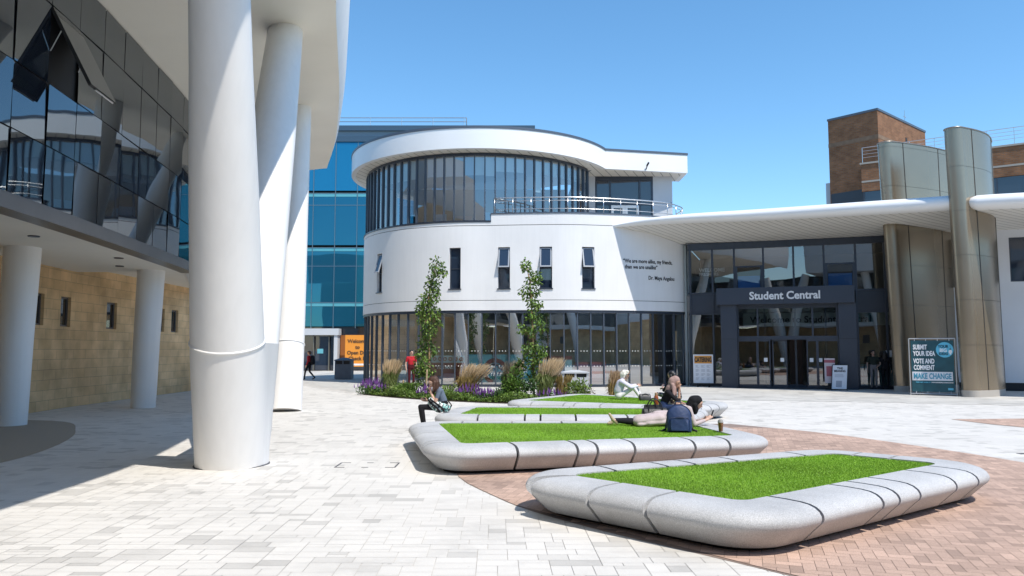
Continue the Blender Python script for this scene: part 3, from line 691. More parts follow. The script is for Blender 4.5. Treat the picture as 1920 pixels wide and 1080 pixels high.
b.add([Fw(-.6, -.1, 11.474), Fw(wl_ - .1, -.1, 11.474), (9.5, 43.6, 11.474), (3.6, 43.6, 11.474)], [(0, 1, 2, 3)]); b.build('roof_soffit', eave_boards, dr)
b = MB(); b.add([(*p, 12.45) for p in arc(7.3, 0, 354, 60)], [tuple(range(61))]); b.build('flat_roof', coping, dr)
b = MB(); b.add([Fw(-.8, -.05, 12.44), Fw(wl_ - .02, -.05, 12.44), (9.5, 49, 12.44), (3, 49, 12.44)], [(0, 1, 2, 3)]); b.build('flat_roof', coping, dr)
# wing wall with terrace doors
panelg = M('light_grey_panel', (.52, .54, .57), .5)
b = MB(); b.box(4.0, 4.66, 42.3, 42.5, 8.3, 11.47); b.build('terrace_wall', panelg, dr)
b = MB(); b.box(7.9, 8.98, 42.3, 42.5, 8.3, 11.47); b.box(8.78, 8.98, 42.5, 49, 8.3, 11.47); b.build('terrace_wall', panelg, dr)
b = MB(); b.box(8.0, 8.96, 42.285, 42.3, 9.95, 9.965); b.box(4.0, 4.6, 42.285, 42.3, 10.1, 10.115); b.build('shadow_groove', dframe, dr)
b = MB(); b.box(4.66, 7.9, 42.3, 42.4, 11.25, 11.47); b.box(4.66, 7.9, 42.3, 42.4, 9.85, 9.97)
for x in (4.66, 5.45, 7.1, 7.8): b.box(x, x + .1, 42.29, 42.41, 8.3, 11.25)
tw = b.build('terrace_window', dframe, dr)
for x0, x1, z0, z1 in ((4.76, 5.45, 9.97, 11.25), (5.55, 7.1, 9.97, 11.25), (7.2, 7.8, 9.97, 11.25), (4.76, 5.45, 8.3, 9.85), (7.2, 7.8, 8.3, 9.85)):
    b = MB(); b.quad((x0, 42.36, z0), (x1, 42.36, z0), (x1, 42.36, z1), (x0, 42.36, z1)); b.build('pane', gl_win, tw)
b = MB()
for x0 in (5.55, 6.33): b.box(x0, x0 + .14, 42.3, 42.38, 8.3, 9.83); b.box(x0 + .63, x0 + .77, 42.3, 42.38, 8.3, 9.83); b.box(x0 + .14, x0 + .63, 42.3, 42.38, 9.68, 9.83); b.box(x0 + .14, x0 + .63, 42.3, 42.38, 8.3, 8.5)
td = b.build('terrace_door', white_metal, dr)
for x0 in (5.69, 6.47): b = MB(); b.quad((x0, 42.35, 8.5), (x0 + .49, 42.35, 8.5), (x0 + .49, 42.35, 9.68), (x0, 42.35, 9.68)); b.build('pane', gl_win, td)
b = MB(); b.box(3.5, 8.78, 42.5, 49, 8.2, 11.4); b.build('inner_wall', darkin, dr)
b = MB(); b.tube([Fw(2.3, .0, 11.55), Fw(2.3, .1, 11.55), Fw(2.33, .16, 11.75)], [.03, .03, .03], 8); b.tube([Fw(2.33, .12, 11.72), Fw(2.36, .3, 11.86)], .05, 10); b.build('security_camera', black, dr)
# terrace floor and railing
b = MB(); b.add([(*W1.at(u, -.25), 8.25) for u in np.linspace(uP, W1.len, 40)] + [(9.3, 49, 8.25), (-1, 40, 8.25)], [tuple(range(42))]); b.build('terrace_floor', groundm, dr)
RL = Curve([W1.at(u, -.12) for u in np.linspace(uP + .15, W1.ux(7.9), 50)] + spline([W1.at(W1.ux(8.2), -.2), (8.9, 39.6), (9.05, 40.6), (9.0, 41.4)], 5))
rail = b = MB()
for z in (8.62, 9.02, 9.18):
    b.tube([RL.at(u, 0, z) for u in np.linspace(0, RL.len, 70)], .028 if z > 9.1 else .017, 8)
for u in np.linspace(0, RL.len, 15):
    b.tube([RL.at(u, 0, 8.42), RL.at(u, 0, 9.18)], .022, 8)
b.build('railing', steel, dr, smooth=True)
# ================================================================ ENTRANCE BUILDING
en = thing('entrance_building', (13, 37, 0), 'glazed two storey entrance block under a broad white canopy, dark portal marked Student Central', 'building')
FA = Vector((8.89, 38.02, 0)); fd = Vector((17.78 - 8.89, 34.88 - 38.02, 0)).normalized(); fn = Vector((fd.y, -fd.x, 0))
def F(u, o, z): return tuple(FA + fd * u + fn * o + Vector((0, 0, z)))
ZT = 6.98
mus = [0.0, 1.08, 2.12, 3.48, 4.85, 6.2, 7.57, 8.8, 10.2]
mulg = bpy.data.materials['mullion_grey']
b = MB(); b.fbox(F, -.1, 10.4, -.18, .04, 6.72, 7.05); b.fbox(F, -.1, 10.4, -.15, .03, 4.52, 4.6); b.fbox(F, -.1, 1.5, -.15, .03, 3.5, 3.58); b.fbox(F, -.1, 10.4, -.18, .06, 0, .14)
b.build('transom', dframe, en)
b = MB(); b.fbox(F, 7.4, 10.4, -.15, .03, 3.5, 3.58); b.build('transom', dframe, en)
for u in mus:
    b = MB(); b.fbox(F, u - .045, u + .045, -.16, .05, .14, 6.72); b.build('mullion', dframe, en)
def pane(u0, u1, z0, z1, o=-.06, par=None, mat=gl_ent, name='glass_pane'):
    b = MB(); b.quad(F(u0, o, z0), F(u1, o, z0), F(u1, o, z1), F(u0, o, z1)); return b.build(name, mat, par or en)
for i in range(8):
    u0, u1 = mus[i] + .045, mus[i + 1] - .045
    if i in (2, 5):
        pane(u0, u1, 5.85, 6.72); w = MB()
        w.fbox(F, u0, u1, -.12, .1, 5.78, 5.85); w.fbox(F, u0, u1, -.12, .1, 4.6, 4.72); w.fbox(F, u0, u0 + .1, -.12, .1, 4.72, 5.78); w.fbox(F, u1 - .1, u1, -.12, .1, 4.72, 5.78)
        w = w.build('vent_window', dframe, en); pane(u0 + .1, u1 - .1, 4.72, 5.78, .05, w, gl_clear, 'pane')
        b = MB(); b.fbox(F, u0 + .12, u1 - .12, .0, .02, 4.74, 5.36); b.build('blind_or_reflection', M('blue_sky_reflection', (.06, .16, .42), .6), w)  # blue panel behind the pane, with a sky reflection put into its colour
    else: pane(u0, u1, 4.6, 6.72)
    if i < 2 or i >= 6:
        b = MB(); b.fbox(F, u0, u1, -.1, -.02, 3.58, 4.52); b.build('spandrel_panel', dframe2, en)
        if i == 1: u1 = 1.6
        if u1 > u0 + .1: pane(u0, u1, .14, 3.5)
# projecting portal
PO = 1.25
por = MB(); por.fbox(F, 1.52, 2.25, -.1, PO, 0, 3.9); por.fbox(F, 6.68, 7.42, -.1, PO, 0, 3.9); por.fbox(F, 1.36, 7.36, -.1, PO + .2, 3.9, 4.68)
por = por.build('portal', dframe2, en)
b = MB(); b.fbox(F, 4.35, 4.365, PO + .2, PO + .203, 3.9, 4.68); b.fbox(F, 1.52, 2.25, PO, PO + .003, 2.28, 2.295); b.fbox(F, 6.68, 7.42, PO, PO + .003, 2.28, 2.295); b.build('panel_joint', black, por)
silver = M('silver_lettering', (.72, .72, .72), .4)
text('Student Central', .50, F(4.40, PO + .22, 4.12), fd, (0, 0, 1), silver, en, 'sign_lettering', bold=.014, ext=.02, sx=.96)
PG = PO - .35
b = MB(); b.fbox(F, 2.25, 6.68, PG - .1, PG + .04, 3.72, 3.9); b.fbox(F, 2.25, 6.68, PG - .1, PG + .05, 2.25, 2.42); b.fbox(F, 2.25, 6.68, PG - .1, PG + .05, 0, .05)
for u in (2.25, 3.14, 5.55, 6.6): b.fbox(F, u, u + .08, PG - .08, PG + .03, 2.42, 3.72)
b.build('transom', dframe, por)
for u0, u1 in ((2.33, 3.14), (3.22, 5.55), (5.63, 6.6)): pane(u0, u1, 2.42, 3.72, PG, por)
for u0, u1, off, nm in ((2.25, 3.14, 0, 'side_light'), (3.14, 3.72, 0, 'sliding_door'), (3.8, 4.45, -.12, 'sliding_door'), (5.30, 5.76, 0, 'sliding_door'), (5.76, 6.68, 0, 'side_light')):
    o = PG + off; b = MB(); f = .055
    b.fbox(F, u0, u0 + f, o - .05, o + .03, .05, 2.25); b.fbox(F, u1 - f, u1, o - .05, o + .03, .05, 2.25); b.fbox(F, u0 + f, u1 - f, o - .05, o + .03, 2.17, 2.25); b.fbox(F, u0 + f, u1 - f, o - .05, o + .03, .05, .16)
    dpt = b.build(nm, dframe, por); pane(u0 + f, u1 - f, .16, 2.17, o - .01, dpt, gl_ent, 'pane')
    if nm == 'sliding_door' or u0 > 5.5:
        b = MB(); c = u1 - .22 if u0 < 5 else u0 + .2
        if u0 > 5.7: c = u0 + .12
        b.fbox(F, c - .08, c + .08, o + .0, o + .006, 1.22, 1.4); b.build('notice', white_metal, dpt)
# portal throat and interior
b = MB(); b.fbox(F, 2.25, 6.68, -.1, PG - .1, 3.76, 3.9); b.build('portal_ceiling', darkin, por)
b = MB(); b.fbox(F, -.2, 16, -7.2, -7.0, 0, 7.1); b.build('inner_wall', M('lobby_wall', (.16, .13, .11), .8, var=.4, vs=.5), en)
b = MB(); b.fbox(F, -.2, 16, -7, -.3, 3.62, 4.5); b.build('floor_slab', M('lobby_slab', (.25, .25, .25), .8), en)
b = MB(); b.fbox(F, -.2, 16, -9, -.02, 7.06, 7.5); b.build('flat_roof', M('roof_felt', (.2, .2, .2), .9), en)
b = MB(); b.fbox(F, 2.4, 9.9, -1.62, -1.6, 2.95, 3.6); bd = b.build('welcome_board', M('pale_board', (.42, .46, .45), .6), en)
text('Welcome to Student Central', .46, F(2.75, -1.58, 3.12), fd, (0, 0, 1), ink, bd, 'board_lettering', 'LEFT', bold=.008, sx=1.02)
b = MB(); b.fbox(F, .2, 2.2, -1.0, -.98, 5.5, 5.95); bd = b.build('welcome_board', black, en)
text('WELCOME', .26, F(.35, -.96, 5.72), fd, (0, 0, 1), whitel, bd, 'board_lettering', 'LEFT', bold=.004); text('FRESHERS', .22, F(.35, -.96, 5.52), fd, (0, 0, 1), whitel, bd, 'board_lettering', 'LEFT', bold=.004)
b = MB(); b.fbox(F, 7.75, 9.9, -1.5, -.9, .75, 1.1); b.fbox(F, 7.8, 9.9, -1.4, -1.0, 0, .75); b.build('reception_counter', M('pale_counter', (.40, .50, .48), .5), en)
bdm = M('brown_door', (.12, .06, .04), .6)
b = MB(); b.fbox(F, .45, .95, -2.0, -1.8, 0, 2.6); b.build('inner_door', bdm, en)
b = MB(); b.fbox(F, 4.6, 5.2, -3, -2.8, 0, 2.3); b.build('inner_door', bdm, en)
b = MB(); b.fbox(F, 8.7, 8.98, -.02, .0, 1.45, 1.75); b.build('notice', white_metal, en)
b = MB(); b.fbox(F, 7.42, 9.6, .05, .55, 0.0, .012); b.build('door_mat', black, en)
b = MB(); b.fbox(F, 2.2, 6.7, PG + .05, PG + .6, 0, .012); b.build('door_mat', black, en)
b = MB(); b.fbox(F, -.32, -.22, -7.2, -.3, 0, 7.04); b.build('inner_wall', M('side_wall', (.30, .34, .34), .8), en)
# canopy
ce = [(4.75, 36.75, 7.74, .14), (6.2, 36.0, 7.74, .32), (8.0, 35.1, 7.68, .44), (10.58, 33.75, 7.55, .52), (12.6, 32.5, 7.46, .55), (14.6, 31.1, 7.36, .57), (16.2, 30.0, 7.28, .58), (17.05, 29.35, 7.24, .58)]
ce2 = [(17.72, 28.85, 7.14, .58), (18.2, 28.5, 7.12, .58), (19.3, 27.75, 7.05, .58), (20.6, 26.9, 6.95, .58), (23, 25.3, 6.9, .58)]
def canopy(pts, bk, tip_l, tip_r):
    S = spline([Vector(p) if len(p) < 4 else p for p in pts], 6)
    rings = []; N = len(S); L = []
    for i, p in enumerate(S):
        a = np.array(S[max(i - 1, 0)][:2]); c = np.array(S[min(i + 1, N - 1)][:2]); t = (c - a) / np.linalg.norm(c - a); nv = np.array((t[1], -t[0]))
        h = p[3]; w = .75 if h > .4 else .75 * h / .42
        ring = []
        for k in range(15):
            an = -math.pi / 2 + math.pi * k / 14
            o = math.cos(an) * .42 * min(1, h / .5); z = p[2] + h / 2 + h / 2 * math.sin(an)
            ring.append((p[0] + nv[0] * (o - .42), p[1] + nv[1] * (o - .42), z))
        rings.append(ring)
    def cap(rg, s):
        c = np.mean(np.array(rg), axis=0); return [tuple(c + (np.array(q) - c) * .05 + np.array((s[0], s[1], 0)) * .3) for q in rg], [tuple(c + (np.array(q) - c) * .75 + np.array((s[0], s[1], 0)) * .2) for q in rg]
    if tip_l: a, c = cap(rings[0], tip_l); rings = [a, c] + rings
    b = MB(); b.loft(rings, closed=False, caps=False); e = b.build('canopy_edge', white_metal, en, smooth=True)
    core = rings[2:] if tip_l else rings
    f = [r[0] for r in core]; g = [r[-1] for r in core]; n = len(f)
    bb = [tuple(np.array(bk[0]) + (np.array(bk[1]) - np.array(bk[0])) * i / (n - 1)) for i in range(n)] if len(bk) == 2 else None
    if bb is None:
        cb = np.array(bk); s = np.concatenate([[0], np.cumsum(np.linalg.norm(np.diff(cb, axis=0), axis=1))]); bb = [tuple(np.interp(s[-1] * i / (n - 1), s, cb[:, k]) for k in range(3)) for i in range(n)]
    b = MB(); b.loft([f, bb], closed=False, caps=False); b.build('canopy_soffit', soffit_boards, en)
    b = MB(); b.loft([g, [(p[0], p[1], 7.8) for p in bb]], closed=False, caps=False); b.build('canopy_roof', white_metal, en)
canopy(ce, [(4.75, 37.1, 7.74), (6.7, 37.7, 7.5), (8.3, 38.5, 7.15), (9.2, 38.2, 7.04), F(4, .05, 7.04), F(9.5, .05, 7.04), F(11.5, .05, 7.04)], None, None)
canopy(ce2, [F(11.2, .05, 7.04), F(19, .05, 7.04)], (-.8, .6), None)
# right hand wall beyond the glazing
b = MB(); WR = Curve([F(u, .1, 0)[:2] for u in (9.2, 11.0, 14.5, 19)])
opr = [(WR.len * 0 + 2.13, 2.9, 4.55, 6.75), (4.55, 7.6, 4.75, 6.70)]
wall_open(b, WR, 0, WR.len, .35, 7.06, .25, opr, 2.); b.build('grey_wall', M('pale_render', (.66, .68, .71), .7, var=.04, vs=.6), en)
for o in opr: pane_in(WR, *o, en, .1, .07, gl_win)
b = MB(); strip(b, WR, 0, WR.len, 0, .35, -.2, -.04, 1.); b.build('wall_plinth', black, en)
# ---- metal fins
def fin(name, label, nose, top_nose, dirv, L, ztop, r=.36, bulge=.42, twist=0.):
    t = thing(name, (nose[0], nose[1], 0), label, 'fin tower', 'champagne metal fins')
    dv = Vector((*dirv, 0)).normalized(); nv = Vector((dv.y, -dv.x, 0))
    def sect(z):
        k = z / ztop; c = Vector((*nose, 0)).lerp(Vector((*top_nose, 0)), k); c.z = z; Lz = L * (1 + twist * k)
        ss = [r * (1 - math.cos(math.pi / 2 * q / 9)) for q in range(9)] + [r + (Lz - r) * q / 20 for q in range(21)]; fr = []; bk = []
        for d_ in ss:
            if d_ < r: w = v = r * math.sqrt(max(0, 1 - (1 - d_ / r) ** 2))
            else: g_ = (d_ - r) / (Lz - r); w = r + bulge * math.sin(g_ * math.pi) - (r - .05) * g_ ** 1.5; v = r - (r - .05) * g_
            fr.append((d_ - r, w)); bk.append((d_ - r, -v))
        bk = bk[::-1]
        return [tuple(c + dv * a + nv * w) for a, w in fr + bk[1:-1]]
    zs = [z for z in np.arange(.25, ztop, 1.72)] + [ztop]
    b = MB()
    for i in range(len(zs) - 1):
        z0, z1 = zs[i], zs[i + 1] - (.012 if i < len(zs) - 2 else 0)
        A, B = sect(z0), sect(z1); n = len(A)
        vs = A + B; b.add(vs, [(j, (j + 1) % n, (j + 1) % n + n, j + n) for j in range(n)]); b.add(B, [tuple(range(n))])
    b.build('cladding', bronze, t, smooth=True, angle=R(40))
    A, B = sect(.2), sect(ztop - .05); ca_ = np.mean(np.array(A), 0); cb_ = np.mean(np.array(B), 0)
    b = MB(); sh = lambda S: [tuple(np.array(p) + (np.array((S[(i - 1) % len(S)][1] - S[(i + 1) % len(S)][1], S[(i + 1) % len(S)][0] - S[(i - 1) % len(S)][0], 0)) / max(1e-6, np.linalg.norm(np.array(S[(i + 1) % len(S)][:2]) - np.array(S[(i - 1) % len(S)][:2]))) * .012)) for i, p in enumerate(S)]
    b.loft([sh(A), sh(B)]); b.build('joint_backing', bronze_d, t)
    b = MB()
    for ix in (12, 24):     # vertical seams
        a0, a1 = Vector(sect(.25)[ix]), Vector(sect(ztop - .01)[ix]); pn = Vector((a0.x, a0.y, 0)); o = nv * .012
        w = dv * .014; b.add([tuple(a0 - w + o), tuple(a0 + w + o), tuple(a1 + w + o), tuple(a1 - w + o), tuple(a0 - w - nv * .1), tuple(a0 + w - nv * .1), tuple(a1 + w - nv * .1), tuple(a1 - w - nv * .1)], [(0, 1, 2, 3), (4, 7, 6, 5), (0, 4, 5, 1), (1, 5, 6, 2), (2, 6, 7, 3), (3, 7, 4, 0)])
    b.build('seam', bronze_d, t)
    T = sect(ztop); b = MB(); b.tube([(*p[:2], ztop + .02) for p in T + T[:1]], .03, 6); b.build('top_trim', M('trim_' + name[:6], (.22, .21, .19), .4, metal=.5), t)
    b = MB(); S = sect(.12); c = np.mean(np.array(S), 0); b.loft([[(c[0] + (p[0] - c[0]) * 1.01, c[1] + (p[1] - c[1]) * 1.03, 0) for p in S], [(c[0] + (p[0] - c[0]) * 1.01, c[1] + (p[1] - c[1]) * 1.03, .25) for p in S]]); b.build('base', M('fin_base', (.40, .37, .33), .8), t)
    return t
fin('metal_fin', 'tall champagne metal fin in front of the canopy edge, foot on the pavement', (17.50, 29.35), (17.25, 29.3), (.80, .60), 3.3, 10.35, .33, .26, .12)
fin('metal_fin', 'shorter looking champagne metal fin behind the advice banner, rising through the canopy', (16.72, 32.95), (16.35, 32.85), (.93, .37), 3.7, 10.75, .34, .10, .12)

# ================================================================ BRICK BLOCK BEHIND
bt = thing('brick_building', (36, 66, 0), 'brown brick tower and lower terrace block rising behind the canopy', 'building')
ld = Vector((-.66, .75, 0)).normalized(); rd = Vector((.75, .66, 0)).normalized(); C0 = Vector((32.94, 67.5, 0))
def T(a, c, z): return tuple(C0 + rd * a + ld * c + Vector((0, 0, z)))
LR, LL = 10.9, 4.6
def tbox(b, a0, a1, c0, c1, z0, z1, m=0): b.add([T(a0, c0, z0), T(a1, c0, z0), T(a1, c1, z0), T(a0, c1, z0), T(a0, c0, z1), T(a1, c0, z1), T(a1, c1, z1), T(a0, c1, z1)], [(0, 3, 2, 1), (4, 5, 6, 7), (0, 1, 5, 4), (1, 2, 6, 5), (2, 3, 7, 6), (3, 0, 4, 7)], m)
b = MB(); tbox(b, 0, LR, 0, LL, 0, 23.3); b.build('tower_wall', redbrick, bt)
b = MB(); tbox(b, -.06, LR + .06, -.06, LL + .06, 23.3, 23.5); b.build('tower_coping', coping, bt)
b = MB(); tbox(b, -.02, LR + .02, -.02, LL + .02, 20.75, 21.1); b.build('brick_band', M('band_brick', (.20, .13, .085), .9, var=.2, vs=2), bt)
for a in (6.0, 7.3): b = MB(); tbox(b, a, a + .35, -.03, .03, 19.2, 21.9 if a < 7 else 21.6); b.build('slit_window', black, bt)
b = MB(); b.tube([T(6.3, .1, 23.4), T(6.3, .1, 24.6)], .04, 6); b.tube([T(6.0, .1, 24.0), T(6.6, .1, 24.0)], .03, 6); b.build('aerial', steel, bt)
b = MB(); tbox(b, -.04, .02, .2, LL - .1, 14.0, 16.3); b.build('louvre', M('dark_louvre', (.03, .04, .055), .4), bt)
b = MB(); tbox(b, .4, 1.2, LL, LL + .6, 0, 17.5); b.build('duct', M('grey_duct', (.42, .46, .5), .5), bt)
LA, LB = Vector((31.2, 67.3, 0)), Vector((50, 54.6, 0)); l1 = (LB - LA).normalized(); l2 = Vector((l1.y, -l1.x, 0))
def G_(u, o, z): return tuple(LA + l1 * u + l2 * o + Vector((0, 0, z)))
b = MB(); b.fbox(G_, 0, 22, -6, 0, 15.8, 18.25); b.fbox(G_, 0, 22, -6, 0, 0, 12.4); b.build('terrace_block', redbrick, bt)
b = MB(); b.fbox(G_, -.1, 22, -6, .08, 18.25, 18.4); b.fbox(G_, 0, 22, -.1, .02, 16.6, 16.75); b.build('terrace_coping', M('pale_coping', (.35, .32, .28), .8), bt)
b = MB(); b.fbox(G_, .1, 21.9, -5.9, -.25, 12.4, 15.8); b.build('window_backing', darkin, bt)
for k in range(11):
    b = MB(); u0 = .1 + k * 2; b.fbox(G_, u0, u0 + .1, -.2, -.02, 12.4, 15.8); b.fbox(G_, u0 + .1, u0 + 2, -.2, -.05, 14.2, 14.3); w = b.build('window', dframe, bt)
    b = MB(); b.quad(G_(u0 + .1, -.12, 12.4), G_(u0 + 2, -.12, 12.4), G_(u0 + 2, -.12, 15.8), G_(u0 + .1, -.12, 15.8)); b.build('pane', gl_win, w)
b = MB()
for z in (18.9, 19.2, 19.5, 19.8): b.tube([G_(.1, -.2, z), G_(22, -.2, z)], .016 if z < 19.7 else .028, 6)
for u in np.arange(.1, 22, 1.9): b.tube([G_(u, -.2, 18.4), G_(u, -.2, 19.8)], .024, 6)
b.build('railing', steel, bt)

# ================================================================ GLASS BUILDING
gb = thing('glass_building', (-12, 66, 0), 'tall blue teal glass office block with revolving door behind the curved building', 'building')
GA = Vector((-27, 65.4, 0)); gd = Vector((1, .0, 0)); 
def Gg(u, o, z): return (GA.x + u, GA.y - o, z)
b = MB(); b.box(-27, 2, 65.9, 80, 0, 20); b.build('core', darkin, gb)
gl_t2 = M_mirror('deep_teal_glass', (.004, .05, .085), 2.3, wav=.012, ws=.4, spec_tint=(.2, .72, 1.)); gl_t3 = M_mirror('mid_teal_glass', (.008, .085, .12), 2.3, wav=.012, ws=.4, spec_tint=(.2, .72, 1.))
lev = [(3.75, 5.45), (5.8, 10.2), (10.75, 14.95), (15.5, 19.75)]
for i in range(15):
    u0 = i * 1.9 + .35; u1 = u0 + 1.84
    for z0, z1 in lev:
        jt = random.uniform(-.006, .006); b = MB(); b.quad(Gg(u0, jt, z0), Gg(u1, -jt, z0), Gg(u1, -jt, z1), Gg(u0, jt, z1)); b.build('glass_pane', gl_teal if z0 > 15 else random.choice([gl_t2, gl_t2, gl_t3]), gb)  # reflected sky put into the colour: top floor brighter blue, lower floors darker
    for z in (5.45, 10.2, 14.95): b = MB(); b.quad(Gg(u0, 0, z + .02), Gg(u1, 0, z + .02), Gg(u1, 0, z + .3), Gg(u0, 0, z + .3)); b.build('spandrel', teal_band, gb)
    b = MB(); b.fbox(Gg, u1 + .005, u1 + .055, -.05, .05, 3.6, 19.8); b.build('mullion', M('slate_mullion', (.10, .17, .22), .4) if i == 0 else bpy.data.materials['slate_mullion'], gb)
b = MB()
for z in (5.77, 10.5, 15.25, 14.2, 8.9): b.fbox(Gg, 0, 29, -.05, .03, z, z + .05)
b.build('transom', bpy.data.materials['slate_mullion'], gb)
navy = M('navy_panel', (.035, .075, .12), .4)
b = MB(); b.fbox(Gg, 0, 29, -.3, .25, 20.75, 21.2); b.fbox(Gg, 0, 29, -.3, .1, 19.8, 20.3); b.build('cornice', navy, gb)
b = MB(); b.fbox(Gg, 0, 29, -.3, .02, 20.3, 20.75); b.fbox(Gg, 0, 29, -.3, -.1, 21.2, 21.3); b.build('cornice_recess', M('slate_panel', (.13, .2, .26), .5), gb)
b = MB()
for z in (21.75, 22.1): b.tube([Gg(0, -.5, z), Gg(23, -.5, z)], .035, 6)
for u in np.arange(.8, 23.2, 2.75): b.tube([Gg(u, -.5, 21.2), Gg(u, -.5, 22.1)], .04, 6)
b.tube([Gg(23, -.5, 22.1), Gg(23.0, -.9, 21.2)], .04, 6); b.build('railing', steel, gb)
# ground floor with door drum and banner
b = MB(); b.fbox(Gg, 0, 29, -.6, -.4, 0, 3.7); b.build('ground_floor_glass', gl_win, gb)
b = MB(); b.fbox(Gg, 6, 12.4, -.2, .9, 3.0, 3.55); b.fbox(Gg, 12.0, 12.3, -.1, .8, 0, 3.0); b.build('door_surround', M('pale_surround', (.55, .56, .57), .5), gb)
b = MB()
for u in (9.2, 10.2, 11.5, 11.95): b.fbox(Gg, u, u + .07, -.1, .6, 0, 3.0)
b.fbox(Gg, 9.2, 12, -.1, .6, 2.9, 3.0); rv = b.build('revolving_door', M('door_bronze', (.2, .19, .16), .4, metal=.5), gb)
b = MB(); b.quad(Gg(9.2, .3, .05), Gg(11.95, .3, .05), Gg(11.95, .3, 2.9), Gg(9.2, .3, 2.9)); b.build('door_glass', gl_win, rv)
b = MB(); b.fbox(Gg, 10.5, 11.0, .32, .34, 1.45, 1.85); b.build('notice', cyan, rv)
orange = M('orange_board', (.80, .29, .03), .6)
b = MB(); b.fbox(Gg, 12.35, 12.8, -.3, -.1, .2, 3.0); b.build('orange_panel', M('orange_panel', (.30, .10, .02), .6), gb)
t = thing('orange_banner', (-13.4, 65.0, 0), 'orange welcome banner board standing by the glass building entrance', 'banner')
b = MB(); b.box(-14.05, -11.9, 64.6, 64.68, .35, 3.0); b.box(-14.0, -13.92, 64.62, 64.66, 0, .35); b.box(-12.1, -12.02, 64.62, 64.66, 0, .35); b.build('board', orange, t)
ob2 = M('brown_lettering', (.10, .05, .02), .6)
for s, z, x in (('Welcome', 2.35, -13.0), ('to', 1.85, -13.0), ('Open Day', 1.38, -13.0), ('Check In', .9, -13.0)): text(s, .42, (x, 64.58, z), (1, 0, 0), (0, 0, 1), ob2, t, 'lettering', bold=.012)
b = MB(); b.box(-14.0, -11.95, 64.59, 64.6, .45, .6); b.build('stripe', white_metal, t)
# ================================================================ LAWN PLANTERS
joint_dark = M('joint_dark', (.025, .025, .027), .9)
def rounded(poly, rad, n=10):
    """closed path with rounded corners: list of (point, outward normal); poly runs counter-clockwise"""
    out = []; m = len(poly)
    for i in range(m):
        p0, p, p1 = Vector(poly[i - 1]), Vector(poly[i]), Vector(poly[(i + 1) % m]); a = (p0 - p).normalized(); c = (p1 - p).normalized()
        ang = a.angle(c); d = rad / math.tan(ang / 2); cen = p + (a + c).normalized() * (rad / math.sin(ang / 2))
        s, e = p + a * d, p + c * d; v0, v1 = s - cen, e - cen; a0 = math.atan2(v0.y, v0.x); da = (math.atan2(v1.y, v1.x) - a0 + math.pi) % (2 * math.pi) - math.pi
        for k in range(n + 1):
            t = a0 + da * k / n; nv = Vector((math.cos(t), math.sin(t))); out.append((cen + nv * rad, nv))
    return out
PROF = [(.0, .405), (.18, .408), (.34, .405), (.43, .396), (.495, .376), (.54, .345), (.562, .31), (.565, .28), (.55, .245), (.515, .215), (.36, .06), (.34, .05), (.05, .05), (.0, .10)]
def planter(label, poly, joints, nblade, bsize):
    poly = ccw(poly); path = rounded(poly, .16); m = len(poly)
    ctr = sum((Vector(p) for p in poly), Vector((0, 0))) / m
    t = thing('lawn_planter', (ctr.x, ctr.y, 0), label, 'planter', 'granite lawn planters')
    pts = [p for p, _ in path]; n = len(pts); S = [0.]
    for i in range(n): S.append(S[-1] + (pts[(i + 1) % n] - pts[i]).length)
    tot = S[-1]
    def at(s):
        s %= tot; i = max(0, min(n - 1, int(np.searchsorted(S, s, side='right')) - 1)); f = (s - S[i]) / max(1e-9, S[i + 1] - S[i]); j = (i + 1) % n
        return pts[i].lerp(pts[j], f), path[i][1].lerp(path[j][1], f).normalized()
    # joint stations: fraction along each edge of the polygon (edge i runs corner i -> i+1)
    js = []
    for (e, fr) in joints:
        q = Vector(poly[e]).lerp(Vector(poly[(e + 1) % m]), fr); k = min(range(int(tot / .01)), key=lambda k: (at(k * .01)[0] - q).length); js.append(k * .01)
    js.sort()
    for a, c in zip(js, js[1:] + [js[0] + tot]):
        a += .021; c -= .021
        ss = sorted({a, c} | {s for s in S[:-1] if a < s < c} | {s + tot for s in S[:-1] if a < s + tot < c})
        rings = []
        for k, s in enumerate(ss):
            p, nv = at(s); rings.append([(p.x + nv.x * o, p.y + nv.y * o, z) for o, z in PROF])
        # slightly eased block ends
        b = MB(); b.loft(rings); b.build('stone_block', stone, t, smooth=True, angle=R(38))
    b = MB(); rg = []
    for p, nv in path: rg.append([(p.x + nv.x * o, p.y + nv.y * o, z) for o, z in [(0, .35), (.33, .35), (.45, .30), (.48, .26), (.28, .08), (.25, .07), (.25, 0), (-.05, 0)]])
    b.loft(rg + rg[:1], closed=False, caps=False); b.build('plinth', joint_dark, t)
    # turf
    b = MB(); b.add([(p.x + nv.x * .01, p.y + nv.y * .01, .385) for p, nv in path], [tuple(range(n))], 0)
    xs = [p.x for p in pts]; ys = [p.y for p in pts]; P2 = [(p.x, p.y) for p in pts]; c = 0; vs = []; fs = []; vals = []
    while c < nblade:
        x, y = random.uniform(min(xs), max(xs)), random.uniform(min(ys), max(ys))
        if not inpoly(x, y, P2): continue
        a = random.random() * 6.283; h = bsize * random.uniform(.6, 1.15); w = bsize * .3; lx, ly = random.gauss(0, .35) * h, random.gauss(0, .35) * h
        k = len(vs); vs += [(x - w * math.cos(a), y - w * math.sin(a), .38), (x + w * math.cos(a), y + w * math.sin(a), .38), (x + lx, y + ly, .385 + h)]; fs.append((k, k + 1, k + 2))
        vals.append(random.uniform(.75, 1.2) * (1 + .18 * math.sin(x * 1.7 + y * 2.3) * math.sin(x * .9 - y * 1.1))); c += 1
    o = len(b.v); b.v += vs; b.f += [tuple(i + o for i in f) for f in fs]; b.m += [1] * len(fs); b.val += vals
    l = b.build('lawn', [turf, blade], t); l['kind'] = 'stuff'; return t
